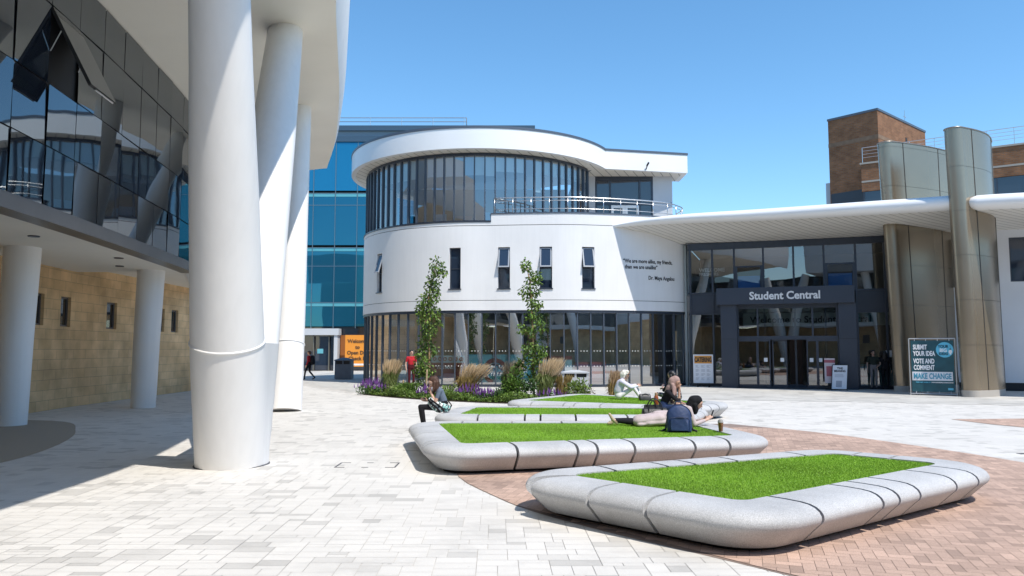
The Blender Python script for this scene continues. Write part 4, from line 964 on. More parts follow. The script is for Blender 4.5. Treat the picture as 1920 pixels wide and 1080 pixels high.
planter('nearest grey granite lawn planter, empty of people, on the red brick paving', [(.60, 8.72), (2.13, 7.2), (5.28, 9.56), (4.32, 10.47)],
        [(0, .06), (0, .36), (0, .68), (1, .10), (1, .37), (1, .45), (1, .56), (1, .77), (1, .91), (2, .45), (2, .8), (3, .12), (3, .40), (3, .56), (3, .66), (3, .84)], 60000, .017)
planter('granite lawn planter carrying the woman lying on its grass and the navy backpack', [(-1.42, 14.76), (-.75, 11.51), (3.63, 12.62), (3.31, 14.76)],
        [(0, .2), (0, .5), (0, .86), (0, .94), (1, .16), (1, .36), (1, .43), (1, .56), (1, .78), (1, .91), (2, .3), (2, .6), (3, .1), (3, .3), (3, .5), (3, .7), (3, .9)], 55000, .019)
planter('granite lawn planter with the girl in black leggings seated on its end', [(-1.15, 16.75), (3.33, 16.55), (4.1, 18.3), (-.85, 18.76)],
        [(0, .10), (0, .32), (0, .395), (0, .56), (0, .80), (0, .93), (1, .3), (1, .7), (2, .1), (2, .4), (2, .55), (2, .8), (3, .2), (3, .8)], 26000, .022)
planter('farthest granite lawn planter with the woman in white sitting on its grass', [(.37, 21.2), (4.13, 19.28), (5.23, 20.62), (2.18, 24.0)],
        [(0, .10), (0, .32), (0, .39), (0, .56), (0, .82), (1, .12), (1, .42), (1, .7), (2, .3), (2, .6), (2, .8), (3, .3), (3, .6), (3, .85)], 20000, .026)

# ================================================================ PLANTING BED
bedP = ccw(spline([(-6.3, 31.5), (-5.6, 30.2), (-4.3, 28.6), (-2.9, 27.3), (-1.2, 26.1), (.2, 25.5), (1.5, 25.3), (2.6, 25.8), (3.6, 27.2), (4.0, 28.6), (3.0, 29.6), (1, 30.6), (-1.5, 31.6), (-4, 32.4)], 3))
b = MB(); b.add([(*p, .01) for p in bedP], [tuple(range(len(bedP)))]); struct(b.build('planting_bed', soil))
leafm = M('leaf_green', (.085, .155, .022), .55, val=True, spec=.35); leafd = M('leaf_dark', (.045, .10, .022), .55, val=True, spec=.35)
leaf_y = M('leaf_fresh', (.135, .205, .03), .5, val=True, spec=.4); strawm = M('grass_plume', (.50, .37, .22), .8, val=True); strawd = M('dry_grass', (.27, .19, .06), .8, val=True)
reedm = M('reed_green', (.16, .20, .05), .6, val=True); purplem = M('purple_flower', (.135, .045, .22), .7, val=True); bark = M('young_bark', (.30, .20, .10), .85, var=.25, vs=10)
wood = M('stake_wood', (.45, .33, .2), .8, var=.2, vs=8)
def leafquad(b, c, d, l, w, up, m=0):
    c = Vector(c); d = Vector(d).normalized(); s = d.cross(Vector(up)); s = s.normalized() if s.length > 1e-4 else Vector((1, 0, 0)); nrm = s.cross(d)
    b.cv = random.uniform(.6, 1.4); p = c + d * l * .5 - nrm * l * .06; b.add([tuple(c), tuple(p + s * w), tuple(c + d * l - nrm * l * .2), tuple(p - s * w)], [(0, 1, 2, 3)], m)
def rnd_dir(zmin=-1., zmax=1.):
    z = random.uniform(zmin, zmax); a = random.random() * 6.2832; r = math.sqrt(max(0, 1 - z * z)); return Vector((r * math.cos(a), r * math.sin(a), z))
def ribbon(b, base, tip, mid, w, m=0, w1=.2):
    base, tip, mid = Vector(base), Vector(tip), Vector(mid); d = (tip - base); s = d.cross(Vector((random.gauss(0, 1), random.gauss(0, 1), .2))); s = s.normalized() if s.length > 1e-6 else Vector((1, 0, 0))
    b.cv = random.uniform(.6, 1.4); b.add([tuple(base - s * w), tuple(base + s * w), tuple(mid + s * w), tuple(mid - s * w), tuple(tip + s * w * w1), tuple(tip - s * w * w1)], [(0, 1, 2, 3), (3, 2, 4, 5)], m)
def shrub(x, y, w, h, n, mat, label, name='leafy_shrub', size=.07, d=None):
    t = thing(name, (x, y, .01), label, 'shrub', 'shrubs in the planting bed'); b = MB(); d = d or w * .7
    lobes = [(random.uniform(-.6, .6) * w, random.uniform(-.6, .6) * d, random.uniform(.35, .75) * h, random.uniform(.4, .6)) for _ in range(7)]
    for i in range(n):
        lx, ly, lz, lr = random.choice(lobes); v = rnd_dir(-.5, 1) * random.uniform(.55, 1.05); p = (x + lx + v.x * w * lr, y + ly + v.y * d * lr, max(.03, lz + v.z * h * lr * .75))
        leafquad(b, p, v + Vector((0, 0, .3)) + rnd_dir() * .6, size * random.uniform(.7, 1.4), size * .3, rnd_dir())
    b.build('foliage', mat, t)
    b = MB()
    for k in range(8): a = random.random() * 6.28; r = random.uniform(.1, .5); b.tube([(x, y, 0), (x + r * w * math.cos(a), y + r * d * math.sin(a), h * .7)], [.012, .006], 5)
    b.build('stem', bark, t); return t
def strap_plant(x, y, w, h, n, mat, label, name='strap_leaf_plant'):
    t = thing(name, (x, y, .01), label, 'plant', 'shrubs in the planting bed'); b = MB()
    for i in range(n):
        a = random.random() * 6.283; r = random.uniform(.1, 1) * w; bx, by = x + random.gauss(0, w * .35), y + random.gauss(0, w * .3); hh = h * random.uniform(.6, 1.1)
        ribbon(b, (bx, by, 0), (bx + r * math.cos(a) * .8, by + r * math.sin(a) * .8, hh * .85), (bx + r * .3 * math.cos(a), by + r * .3 * math.sin(a), hh * .75), .014)
    b.build('foliage', mat, t); return t
def salvia(x, y, w, h, n, label, d=None):
    t = thing('salvia_clump', (x, y, .01), label, 'flowers', 'purple flower clumps'); b = MB(); f = MB(); d = d or w * .6
    for i in range(n * 4):
        px, py = x + random.uniform(-w, w), y + random.uniform(-d, d); e = 1 - .5 * max(abs(px - x) / w, abs(py - y) / d) ** 2
        leafquad(b, (px, py, random.uniform(.02, h * .68) * e), rnd_dir(0, 1), .09, .022, rnd_dir())
    for i in range(n):
        px, py = x + random.uniform(-w, w), y + random.uniform(-d, d); e = 1 - .4 * max(abs(px - x) / w, abs(py - y) / d) ** 2; hh = h * random.uniform(.75, 1.1) * e; lx, ly = random.gauss(0, .05), random.gauss(0, .04)
        b.cv = 1; b.tube([(px, py, hh * .4), (px + lx, py + ly, hh * .7)], .004, 3, 0, False); f.cv = random.uniform(.6, 1.5)
        f.tube([(px + lx, py + ly, hh * .66), (px + lx, py + ly, hh * .8), (px + lx * 1.3, py + ly, hh)], [.018, .016, .003], 5, 0, False)
    b.build('foliage', leafd, t); f.build('flower_spike', purplem, t)['kind'] = 'stuff'; return t
def reed(x, y, w, h, n, label, green=reedm, plume=strawm, lean=.18, frac=.62):
    n = int(n * 1.5); t = thing('feather_grass', (x, y, .01), label, 'ornamental grass', 'feather reed grass clumps'); b = MB(); f = MB()
    for i in range(n):
        a = random.random() * 6.283; r = math.sqrt(random.random()) * w * .45; bx, by = x + r * math.cos(a), y + r * math.sin(a); hh = h * random.uniform(.75, 1.08)
        k = random.uniform(.5, 1.2); tx, ty = bx + (r * .9 * math.cos(a)) * k + lean * hh * random.uniform(.5, 1.2), by + r * .8 * math.sin(a) * k
        m = Vector((bx + (tx - bx) * .35, by + (ty - by) * .35, hh * .55)); tp = Vector((tx, ty, hh))
        ribbon(b, (bx, by, 0), m.lerp(tp, .6), m, .006, 0, .6)
        s = m.lerp(tp, frac - .15); f.cv = random.uniform(.7, 1.35); q = tp - s; f.tube([s, s + q * .35, s + q * .7, tp], [.004, .013, .010, .002], 4, 0, False)
    for i in range(int(n * 1.6)):
        a = random.random() * 6.283; r = random.uniform(.2, 1) * w; hh = h * random.uniform(.35, .68); ribbon(b, (x + random.gauss(0, w * .2), y + random.gauss(0, w * .2), 0), (x + r * math.cos(a), y + r * .8 * math.sin(a), hh * .75), (x + r * .55 * math.cos(a), y + r * .5 * math.sin(a), hh), .008)
    b.build('blades', green, t)['kind'] = 'stuff'; f.build('plumes', plume, t)['kind'] = 'stuff'; return t
def X(px, y): return (px - 960) / 1435 * y
# purple clumps along the front edge
salvia(X(702, 30.6), 30.6, .62, .72, 110, 'purple salvia clump at the left tip of the planting bed', .5)
salvia(X(800, 28.2), 28.2, .30, .55, 45, 'small purple salvia clump at the foot of the left young tree')
salvia(X(882, 27.4), 27.4, .55, .62, 80, 'purple salvia clump just right of the seated girl')
salvia(X(915, 26.9), 26.9, .38, .50, 50, 'purple salvia clump between low hedge plants under the window logo')
salvia(X(1030, 26.4), 26.4, .42, .55, 40, 'faded purple salvia clump below the right hand feather grass')
reed(X(731, 30.6), 30.6, .5, 1.35, 170, 'tall feathery reed grass beside the left purple salvia clump')
reed(X(873, 29.0), 29.0, .62, 1.2, 190, 'golden feather grass leaning right behind the seated girl', strawd, strawm, .45)
reed(X(950, 29.2), 29.2, .45, 1.3, 120, 'feather grass with pale plumes left of the right young tree', reedm, strawm, .28)
reed(X(1018, 27.6), 27.6, .52, 1.42, 200, 'broad feather grass with pinkish plumes right of the second young tree', reedm, strawm, .3)
reed(X(1052, 28.0), 28.0, .45, .85, 110, 'short tawny grass beside the silver litter bin', strawd, strawd, .1)
reed(X(1149, 25.6), 25.6, .38, 1.05, 170, 'brown tufted grass growing behind the woman in white', strawd, M('brown_plume', (.33, .22, .12), .8, val=True), .22)
strap_plant(X(765, 29.3), 29.3, .55, .62, 260, leafm, 'strap leaved green plant between reed grass and left young tree')
strap_plant(X(745, 29.8), 29.6, .4, .5, 140, reedm, 'low grassy tuft in front of the left feather grass')
strap_plant(X(940, 26.5), 26.5, .3, .55, 140, leafd, 'dark strappy tuft left of the tall green shrub')
shrub(X(958, 26.6), 26.6, .40, 1.0, 900, leafm, 'tall mid green leafy shrub left of the right young tree', size=.10)
shrub(X(985, 26.7), 26.7, .45, .75, 600, leafd, 'dark green shrub at the foot of the right young tree', size=.08)
shrub(X(1078, 26.6), 26.6, .5, .75, 800, leaf_y, 'bright green leafy shrub in front of the silver litter bin', size=.08)
shrub(X(840, 28.2), 28.0, .55, .45, 500, leaf_y, 'low yellow green shrub hidden behind the seated girl', size=.07)
shrub(X(1100, 26.9), 26.6, .25, .45, 160, M('wispy_leaf', (.13, .10, .06), .7, val=True), 'wispy brown seed head plant at the right tip of the bed', size=.06)
b = MB()
fr = Curve(spline([(-6.1, 31.2), (-5.6, 30.3), (-4.3, 28.75), (-2.9, 27.45), (-1.2, 26.25), (.2, 25.65), (1.5, 25.5), (2.5, 25.9)], 8))
for i in range(12000):
    u = random.uniform(0, fr.len); o = -abs(random.gauss(0, .45)) - .02; p = fr.at(u, o); h = .40 * (.6 + .4 * math.sin(u * 2.3 + 1)) * math.exp(o * .5)
    leafquad(b, (*p, random.uniform(.02, h)), rnd_dir(-.1, 1), random.uniform(.05, .1), .02, rnd_dir(), 0 if random.random() < .6 else 1)
tag(b.build('ground_cover', [leafm, leaf_y]), 'low green ground cover along the front edge of the planting bed', 'ground cover', kind='stuff')
# young trees
def tree(px, Y, lobes, label, n):
    x = X(px, Y); t = thing('young_tree', (x, Y, .01), label, 'tree', 'young trees in the planting bed'); k = Y / 1435
    def P(q, dy=0.): return Vector(((q[0] - 960) * k, Y + dy, 1.8 + (655 - q[1]) * k))
    b = MB(); tr = [(x, Y, 0)] + [tuple(P(q)) for q in lobes['trunk']]; b.tube(tr, [.045 - .03 * i / len(tr) for i in range(len(tr))], 8); b.build('trunk', bark, t, smooth=True)
    l = MB(); br = MB()
    for (qx, qy, r, w) in lobes['crown']:
        c = P((qx, qy), random.uniform(-.15, .15)); tb = min((Vector(q) for q in tr), key=lambda q: abs(q.z - c.z + .3)); 
        br.tube([tb, tb.lerp(c, .6) + Vector((0, 0, .05)), c], [.016, .011, .004], 5)
        for i in range(int(n * w)):
            v = rnd_dir() * random.random() ** .4; p = c + Vector((v.x * r * k, v.y * r * k * 1.1, v.z * r * k * 1.15))
            leafquad(l, p, v * .5 + Vector((0, 0, -.55)) + rnd_dir() * .7, random.uniform(.10, .17), .036, rnd_dir(), 0 if random.random() < .55 else 1 if random.random() < .7 else 2)
    br.build('limb', bark, t, smooth=True); l.build('crown', [leafm, leaf_y, leafd], t)['kind'] = 'stuff'
tree(806, 29.8, dict(trunk=[(806, 690), (805, 640), (806, 600), (803, 560), (812, 520), (818, 492)],
     crown=[(818, 500, 15, .8), (829, 508, 9, .4), (814, 525, 14, .8), (808, 540, 15, .9), (816, 552, 12, .5), (796, 565, 13, .7), (806, 572, 15, .9), (788, 580, 9, .4), (818, 590, 12, .5), (797, 596, 15, 1), (806, 618, 15, .9), (797, 640, 14, .9), (810, 655, 11, .5), (792, 665, 14, .9), (787, 690, 13, .8), (798, 685, 12, .6), (792, 712, 13, .7), (808, 698, 9, .3), (822, 604, 8, .3)]),
     'taller young tree with a dense narrow leafy crown on the left of the bed', 165)
tree(1001, 28.0, dict(trunk=[(1000, 690), (999, 640), (998, 600), (996, 560), (994, 530), (988, 500)],
     crown=[(985, 497, 11, .6), (1003, 515, 11, .6), (1008, 527, 8, .3), (995, 530, 11, .6), (984, 547, 12, .6), (1003, 549, 10, .5), (998, 566, 9, .5), (1010, 572, 9, .5), (997, 592, 11, .6), (1008, 600, 11, .5), (978, 615, 10, .5), (1016, 612, 9, .4), (996, 620, 10, .5), (990, 655, 13, .8), (1006, 650, 10, .5), (1016, 660, 10, .5), (1000, 680, 12, .7), (1008, 672, 9, .4), (976, 683, 12, .7), (1000, 705, 11, .6)]),
     'thinner young tree with sparse tufts of leaves on the right of the bed', 150)
for px, Y, l in ((801, 28.9, 'pale wooden stake leaning by the left young tree'), (757, 30.4, 'short wooden stake behind the strap leaved plant')):
    x = X(px, Y); t = thing('wooden_stake', (x, Y, 0), l, 'stake'); b = MB(); h = 1.05 if px == 801 else .6
    b.tube([(x - .03, Y, -.02), (x + .01, Y, h - .06), (x + .012, Y, h)], [.035, .035, .02], 8); b.build('post', wood, t)

# ================================================================ BINS, SIGNS
binm = M('slate_bin', (.11, .14, .18), .45, var=.1); bins = M('silver_bin', (.55, .56, .57), .4, metal=.3, var=.05)
def litter_bin(x, y, w, d, h, mat, label, hood):
    t = thing('litter_bin', (x, y, 0), label, 'bin', 'litter bins'); b = MB()
    b.box(x - w / 2, x + w / 2, y - d / 2, y + d / 2, .03, h * .70); b.box(x - w / 2, x + w / 2, y + d / 2 - .05, y + d / 2, h * .70, h * .86)
    for s in (-1, 1): b.box(x + s * (w / 2 - .04) - .04, x + s * (w / 2 - .04) + .04, y - d / 2, y + d / 2 - .05, h * .70, h * .86)
    b.box(x - .04, x + .04, y - d / 2, y - d / 2 + .05, h * .70, h * .86)
    b.build('body', mat, t)
    b = MB(); o = .04; z = h * .86; A = [(x - w / 2 - o, y - d / 2 - o, z), (x + w / 2 + o, y - d / 2 - o, z), (x + w / 2 + o, y + d / 2 + o, z), (x - w / 2 - o, y + d / 2 + o, z)]
    r = [(x - w * .12, y - d * .1, h), (x + w * .12, y - d * .1, h), (x + w * .12, y + d * .1, h), (x - w * .12, y + d * .1, h)]
    A2 = [(p[0], p[1], z + .05) for p in A]; b.loft([A, A2, r]); b.build('lid', hood, t)
    b = MB(); b.box(x - w / 2 + .08, x + w / 2 - .08, y - d / 2 + .06, y + d / 2 - .06, h * .70, h * .85); b.build('opening', black, t)
    b = MB(); b.box(x - w / 2 + .05, x + w / 2 - .05, y - d / 2 + .05, y + d / 2 - .05, 0, .03); b.build('base', black, t)
litter_bin(X(647, 46.5), 46.5, .98, .8, 1.3, binm, 'slate grey twin litter bin in front of the orange banner', binm)
litter_bin(X(1077, 31.5), 31.5, 1.05, .8, .96, bins, 'silver litter bin with pale hood behind the planting bed', bins)
b = MB(); x = X(665, 45.5)
# catering notice board on dark legs
paperm = M('poster_white', (.72, .73, .76), .6); greyl = M('grey_print', (.38, .39, .43), .7); orange_s = M('sign_orange', (.62, .27, .05), .6)
o = Vector(F(.62, .75, 0)); t = thing('catering_board', tuple(o), 'white menu board with orange CATERING heading standing left of the portal', 'sign')
def S1(u, w, z): return tuple(o + fd * u + fn * w + Vector((0, 0, z)))
hw = .47
b = MB(); b.fbox(S1, -hw, hw, -.03, 0, .18, 1.55); b.build('panel', paperm, t)
b = MB(); b.fbox(S1, -hw + .06, hw - .06, .0, .003, 1.12, 1.49); b.build('heading', orange_s, t)
text('CATERING', .30, S1(0, .006, 1.2), fd, (0, 0, 1), ink, t, 'lettering', bold=.012, sx=.56)
b = MB()
for c in range(3):
    for r in range(4):
        for l in range(4): b.fbox(S1, -.36 + c * .26, -.36 + c * .26 + random.uniform(.1, .2), 0, .002, 1.03 - r * .2 - l * .035, 1.045 - r * .2 - l * .035)
b.build('small_print', greyl, t)['kind'] = 'stuff'
for s in (-.27, .27): b = MB(); b.fbox(S1, s - .03, s + .03, -.05, -.01, 0.03, .3); b.fbox(S1, s - .03, s + .03, -.25, .2, 0, .03); b.build('leg', black, t)
# a-board by the door
o = Vector(F(6.55, 2.1, 0)); t = thing('pavement_sign', tuple(o), 'small white A board leaning beside the sliding doors', 'sign'); ax = (fd * .97 + fn * .1).normalized(); an = Vector((ax.y, -ax.x, 0))
def S2(u, w, z): return tuple(o + ax * (u + z * .06) + an * (w - z * .22) + Vector((0, 0, z)))
b = MB(); b.fbox(S2, -.3, .3, -.02, 0, .06, 1.1); b.build('front_panel', paperm, t)
b = MB(); b.fbox(S2, -.33, -.3, -.03, .01, 0, 1.12); b.fbox(S2, .3, .33, -.03, .01, 0, 1.12); b.fbox(S2, -.3, .3, -.03, .01, 1.1, 1.13); b.build('frame', black, t)
def S3(u, w, z): return tuple(o + ax * (u + z * .06) + an * (w - .55 + z * .26) + Vector((0, 0, z)))
b = MB(); b.fbox(S3, -.32, .32, -.02, 0, 0, 1.1); b.build('back_panel', black, t)
text('THE', .13, S2(0, .006, .92), ax, an * -.2 + Vector((0, 0, 1)), ink, t, 'lettering', bold=.003); text('MEANING', .13, S2(0, .006, .80), ax, an * -.2 + Vector((0, 0, 1)), ink, t, 'lettering', bold=.003, sx=.8)
b = MB()
for l in range(4): b.fbox(S2, -.2, random.uniform(.1, .2), 0, .002, .7 - l * .04, .715 - l * .04)
b.fbox(S2, -.14, .1, 0, .002, .14, .42); b.build('small_print', greyl, t)['kind'] = 'stuff'
o2 = Vector(F(6.2, 1.75, 0)); t = thing('pavement_sign', tuple(o2), 'pale poster stand half hidden behind the small white A board', 'sign')
def S4(u, w, z): return tuple(o2 + fd * u + fn * (w - z * .08) + Vector((0, 0, z)))
b = MB(); b.fbox(S4, -.2, .24, -.02, 0, .3, 1.4); b.build('panel', M('pink_poster', (.55, .47, .48), .6), t)
b = MB(); b.fbox(S4, -.2, .24, 0, .002, 1.2, 1.33); b.fbox(S4, -.12, .16, 0, .002, .6, 1.05); b.build('poster_block', M('red_print', (.35, .10, .12), .7), t)
b = MB(); b.fbox(S4, 0, .05, -.06, -.02, 0, .8); b.fbox(S4, -.2, .24, -.25, .15, 0, .03); b.build('stand', black, t)
# big scaffold framed banner
B0, B1 = Vector((15.80, 30.55, 0)), Vector((17.18, 29.75, 0)); bd_ = (B1 - B0).normalized(); bn = Vector((bd_.y, -bd_.x, 0)); bw = (B1 - B0).length
t = thing('framed_banner', tuple(B0), 'dark teal banner reading SUBMIT YOUR IDEA laced into a grey tube frame', 'banner')
def Bf(u, w, z): return tuple(B0 + bd_ * u + bn * w + Vector((0, 0, z)))
tealb = M('teal_banner', (.012, .075, .095), .55, var=.25, vs=2.5, bump=.3, bs=3); cyb = M('banner_cyan', (.12, .50, .68), .6)
b = MB(); b.fbox(Bf, .06, bw - .06, -.012, 0, .14, 2.15); b.build('sheet', tealb, t)
b = MB(); b.tube([Bf(0, 0, 0), Bf(0, 0, 2.22)], .022, 8); b.tube([Bf(bw, 0, 0), Bf(bw, 0, 2.22)], .022, 8); b.tube([Bf(0, 0, 2.22), Bf(bw, 0, 2.22)], .022, 8); b.tube([Bf(0, 0, .06), Bf(bw, 0, .06)], .02, 8)
b.tube([Bf(bw, -.02, 1.2), Bf(bw + .12, -1.0, .0)], .018, 6); b.tube([Bf(0, -.02, 1.2), Bf(0, -1.0, 0)], .018, 6); b.build('tube_frame', M('galvanised_tube', (.5, .5, .5), .4, metal=.6), t)
b = MB()
for u in np.linspace(.2, bw - .2, 4):
    b.tube([Bf(u, 0, 2.13), Bf(u, .0, 2.24)], .008, 5); b.tube([Bf(u, 0, .05), Bf(u, 0, .16)], .008, 5)
b.build('lacing', paperm, t)
up = (0, 0, 1)
for s, z in (('SUBMIT', 1.80), ('YOUR IDEA', 1.55), ('VOTE AND', 1.25), ('COMMENT', 1.00)): text(s, .26, Bf(.14, .006, z), bd_, up, whitel, t, 'lettering', 'LEFT', bold=.009, sx=.56)
b = MB(); b.fbox(Bf, .08, bw - .12, .0, .004, .58, .92); b.build('strip', paperm, t)
text('MAKE CHANGE', .30, Bf(bw / 2 - .02, .008, .65), bd_, up, M('banner_blue_text', (.06, .30, .42), .6), t, 'lettering', bold=.009, sx=.62)
cc = (bw - .36, 1.78); b = MB(); b.add([Bf(cc[0] + .30 * math.cos(q * .2618), .004, cc[1] + .30 * math.sin(q * .2618)) for q in range(24)], [tuple(range(24))]); b.build('disc', cyb, t)
navt = M('banner_navy', (.01, .05, .07), .6)
for s, z, sz, m_ in (('YOUR', 1.86, .15, navt), ('BIG', 1.70, .19, whitel), ('IDEAS', 1.58, .14, navt)): text(s, sz, Bf(cc[0] - .05, .008, z), bd_, up, m_, t, 'lettering', bold=.005, sx=.85)
b = MB(); b.add([Bf(cc[0] + .19 + .06 * math.cos(q * .5236), .007, 1.71 + .075 * math.sin(q * .5236)) for q in range(12)], [tuple(range(12))]); b.fbox(Bf, cc[0] + .16, cc[0] + .22, .004, .006, 1.60, 1.65); b.build('light_bulb_mark', whitel, t)
b = MB(); b.fbox(Bf, cc[0] + .185, cc[0] + .195, .004, .006, 1.82, 1.98); b.fbox(Bf, cc[0] + .165, cc[0] + .215, .004, .006, 1.785, 1.83); b.build('light_bulb_cord', navt, t)
text('FIND OUT MORE AT', .055, Bf(.20, .006, .49), bd_, up, cyb, t, 'lettering', 'LEFT', bold=.002); text('WWW.HUDDERSFIELD.SU/MAKECHANGE', .055, Bf(.74, .006, .49), bd_, up, whitel, t, 'lettering', 'LEFT', bold=.002, sx=.72)
b = MB(); b.fbox(Bf, bw - .30, bw - .12, .0, .004, .22, .30); b.build('logo_mark', cyb, t)
# ================================================================ PEOPLE
def capsule(b, p0, r0, p1, r1, m=0, n=14, flat=None):
    """tapered limb segment with rounded ends; flat = (axis, factor) squashes it across one axis"""
    p0, p1 = Vector(p0), Vector(p1); d = p1 - p0; L = max(d.length, 1e-5); t = d / L if d.length > 1e-5 else Vector((0, 0, 1))
    x = t.orthogonal().normalized(); y = t.cross(x); rings = []
    for k in range(5): a = -math.pi / 2 + k * math.pi / 8; rings.append((p0 + t * (r0 * math.sin(a)), max(r0 * math.cos(a), r0 * .05)))
    for k in range(5): a = k * math.pi / 8; rings.append((p1 + t * (r1 * math.sin(a)), max(r1 * math.cos(a), r1 * .05)))
    R_ = []
    for c, r in rings:
        R_.append([c + (x * math.cos(2 * math.pi * j / n) + y * math.sin(2 * math.pi * j / n)) * r for j in range(n)])
    if flat:
        ax, f = Vector(flat[0]).normalized(), flat[1]
        for rg, (c, r) in zip(R_, rings):
            for j in range(n): v = rg[j] - c; rg[j] = c + v - ax * v.dot(ax) * (1 - f)
    b.loft([[tuple(q) for q in rg] for rg in R_], m)
def remeshed(name, caps, mats, parent, vox=.011, smooth=3, wrinkle=0.):
    """one continuous skin over a set of segments (p0, r0, p1, r1, material, flat)"""
    b = MB()
    for c in caps: capsule(b, *c[:4], 0, 14, c[5] if len(c) > 5 else None)
    o = b.build(name, mats, None); md = o.modifiers.new('r', 'REMESH'); md.mode = 'VOXEL'; md.voxel_size = vox
    sm = o.modifiers.new('s', 'SMOOTH'); sm.iterations = smooth; sm.factor = .5
    bpy.context.view_layer.update(); dg = bpy.context.evaluated_depsgraph_get(); me = bpy.data.meshes.new_from_object(o.evaluated_get(dg)); bpy.data.objects.remove(o)
    me.name = name; nf = len(me.polygons); cen = np.empty(nf * 3); me.polygons.foreach_get('center', cen); cen = cen.reshape(-1, 3)
    best = np.full(nf, 1e9); mi = np.zeros(nf, np.int32)
    for c in caps:
        a, d = np.array(c[0], float), np.array(c[2], float) - np.array(c[0], float); L2 = max(d @ d, 1e-9); t = np.clip(((cen - a) @ d) / L2, 0, 1)
        q = cen - (a + t[:, None] * d)
        if len(c) > 5 and c[5]:
            ax = np.array(Vector(c[5][0]).normalized()); q = q + np.outer(q @ ax, ax) * (1 / c[5][1] - 1)
        dist = np.linalg.norm(q, axis=1) - (c[1] + (c[3] - c[1]) * t)
        k = dist < best; best[k] = dist[k]; mi[k] = c[4]
    me.materials.clear()
    for m in mats: me.materials.append(m)
    me.polygons.foreach_set('material_index', mi); me.polygons.foreach_set('use_smooth', np.ones(nf, bool))
    V = np.empty(len(me.vertices) * 3); me.vertices.foreach_get('co', V); V = V.reshape(-1, 3)
    if wrinkle:
        ph = rng.random(6) * 6; w = sum(np.sin(V @ (rng.normal(size=3) * 17) + ph[i]) for i in range(5)) / 5
        N = np.empty(len(V) * 3); me.vertices.foreach_get('normal', N); V = V + N.reshape(-1, 3) * (w * wrinkle)[:, None]
    V -= np.array(root_loc(parent)); me.vertices.foreach_set('co', V.ravel()); me.update()
    o = bpy.data.objects.new(name, me); COL.objects.link(o); o.parent = parent; return o
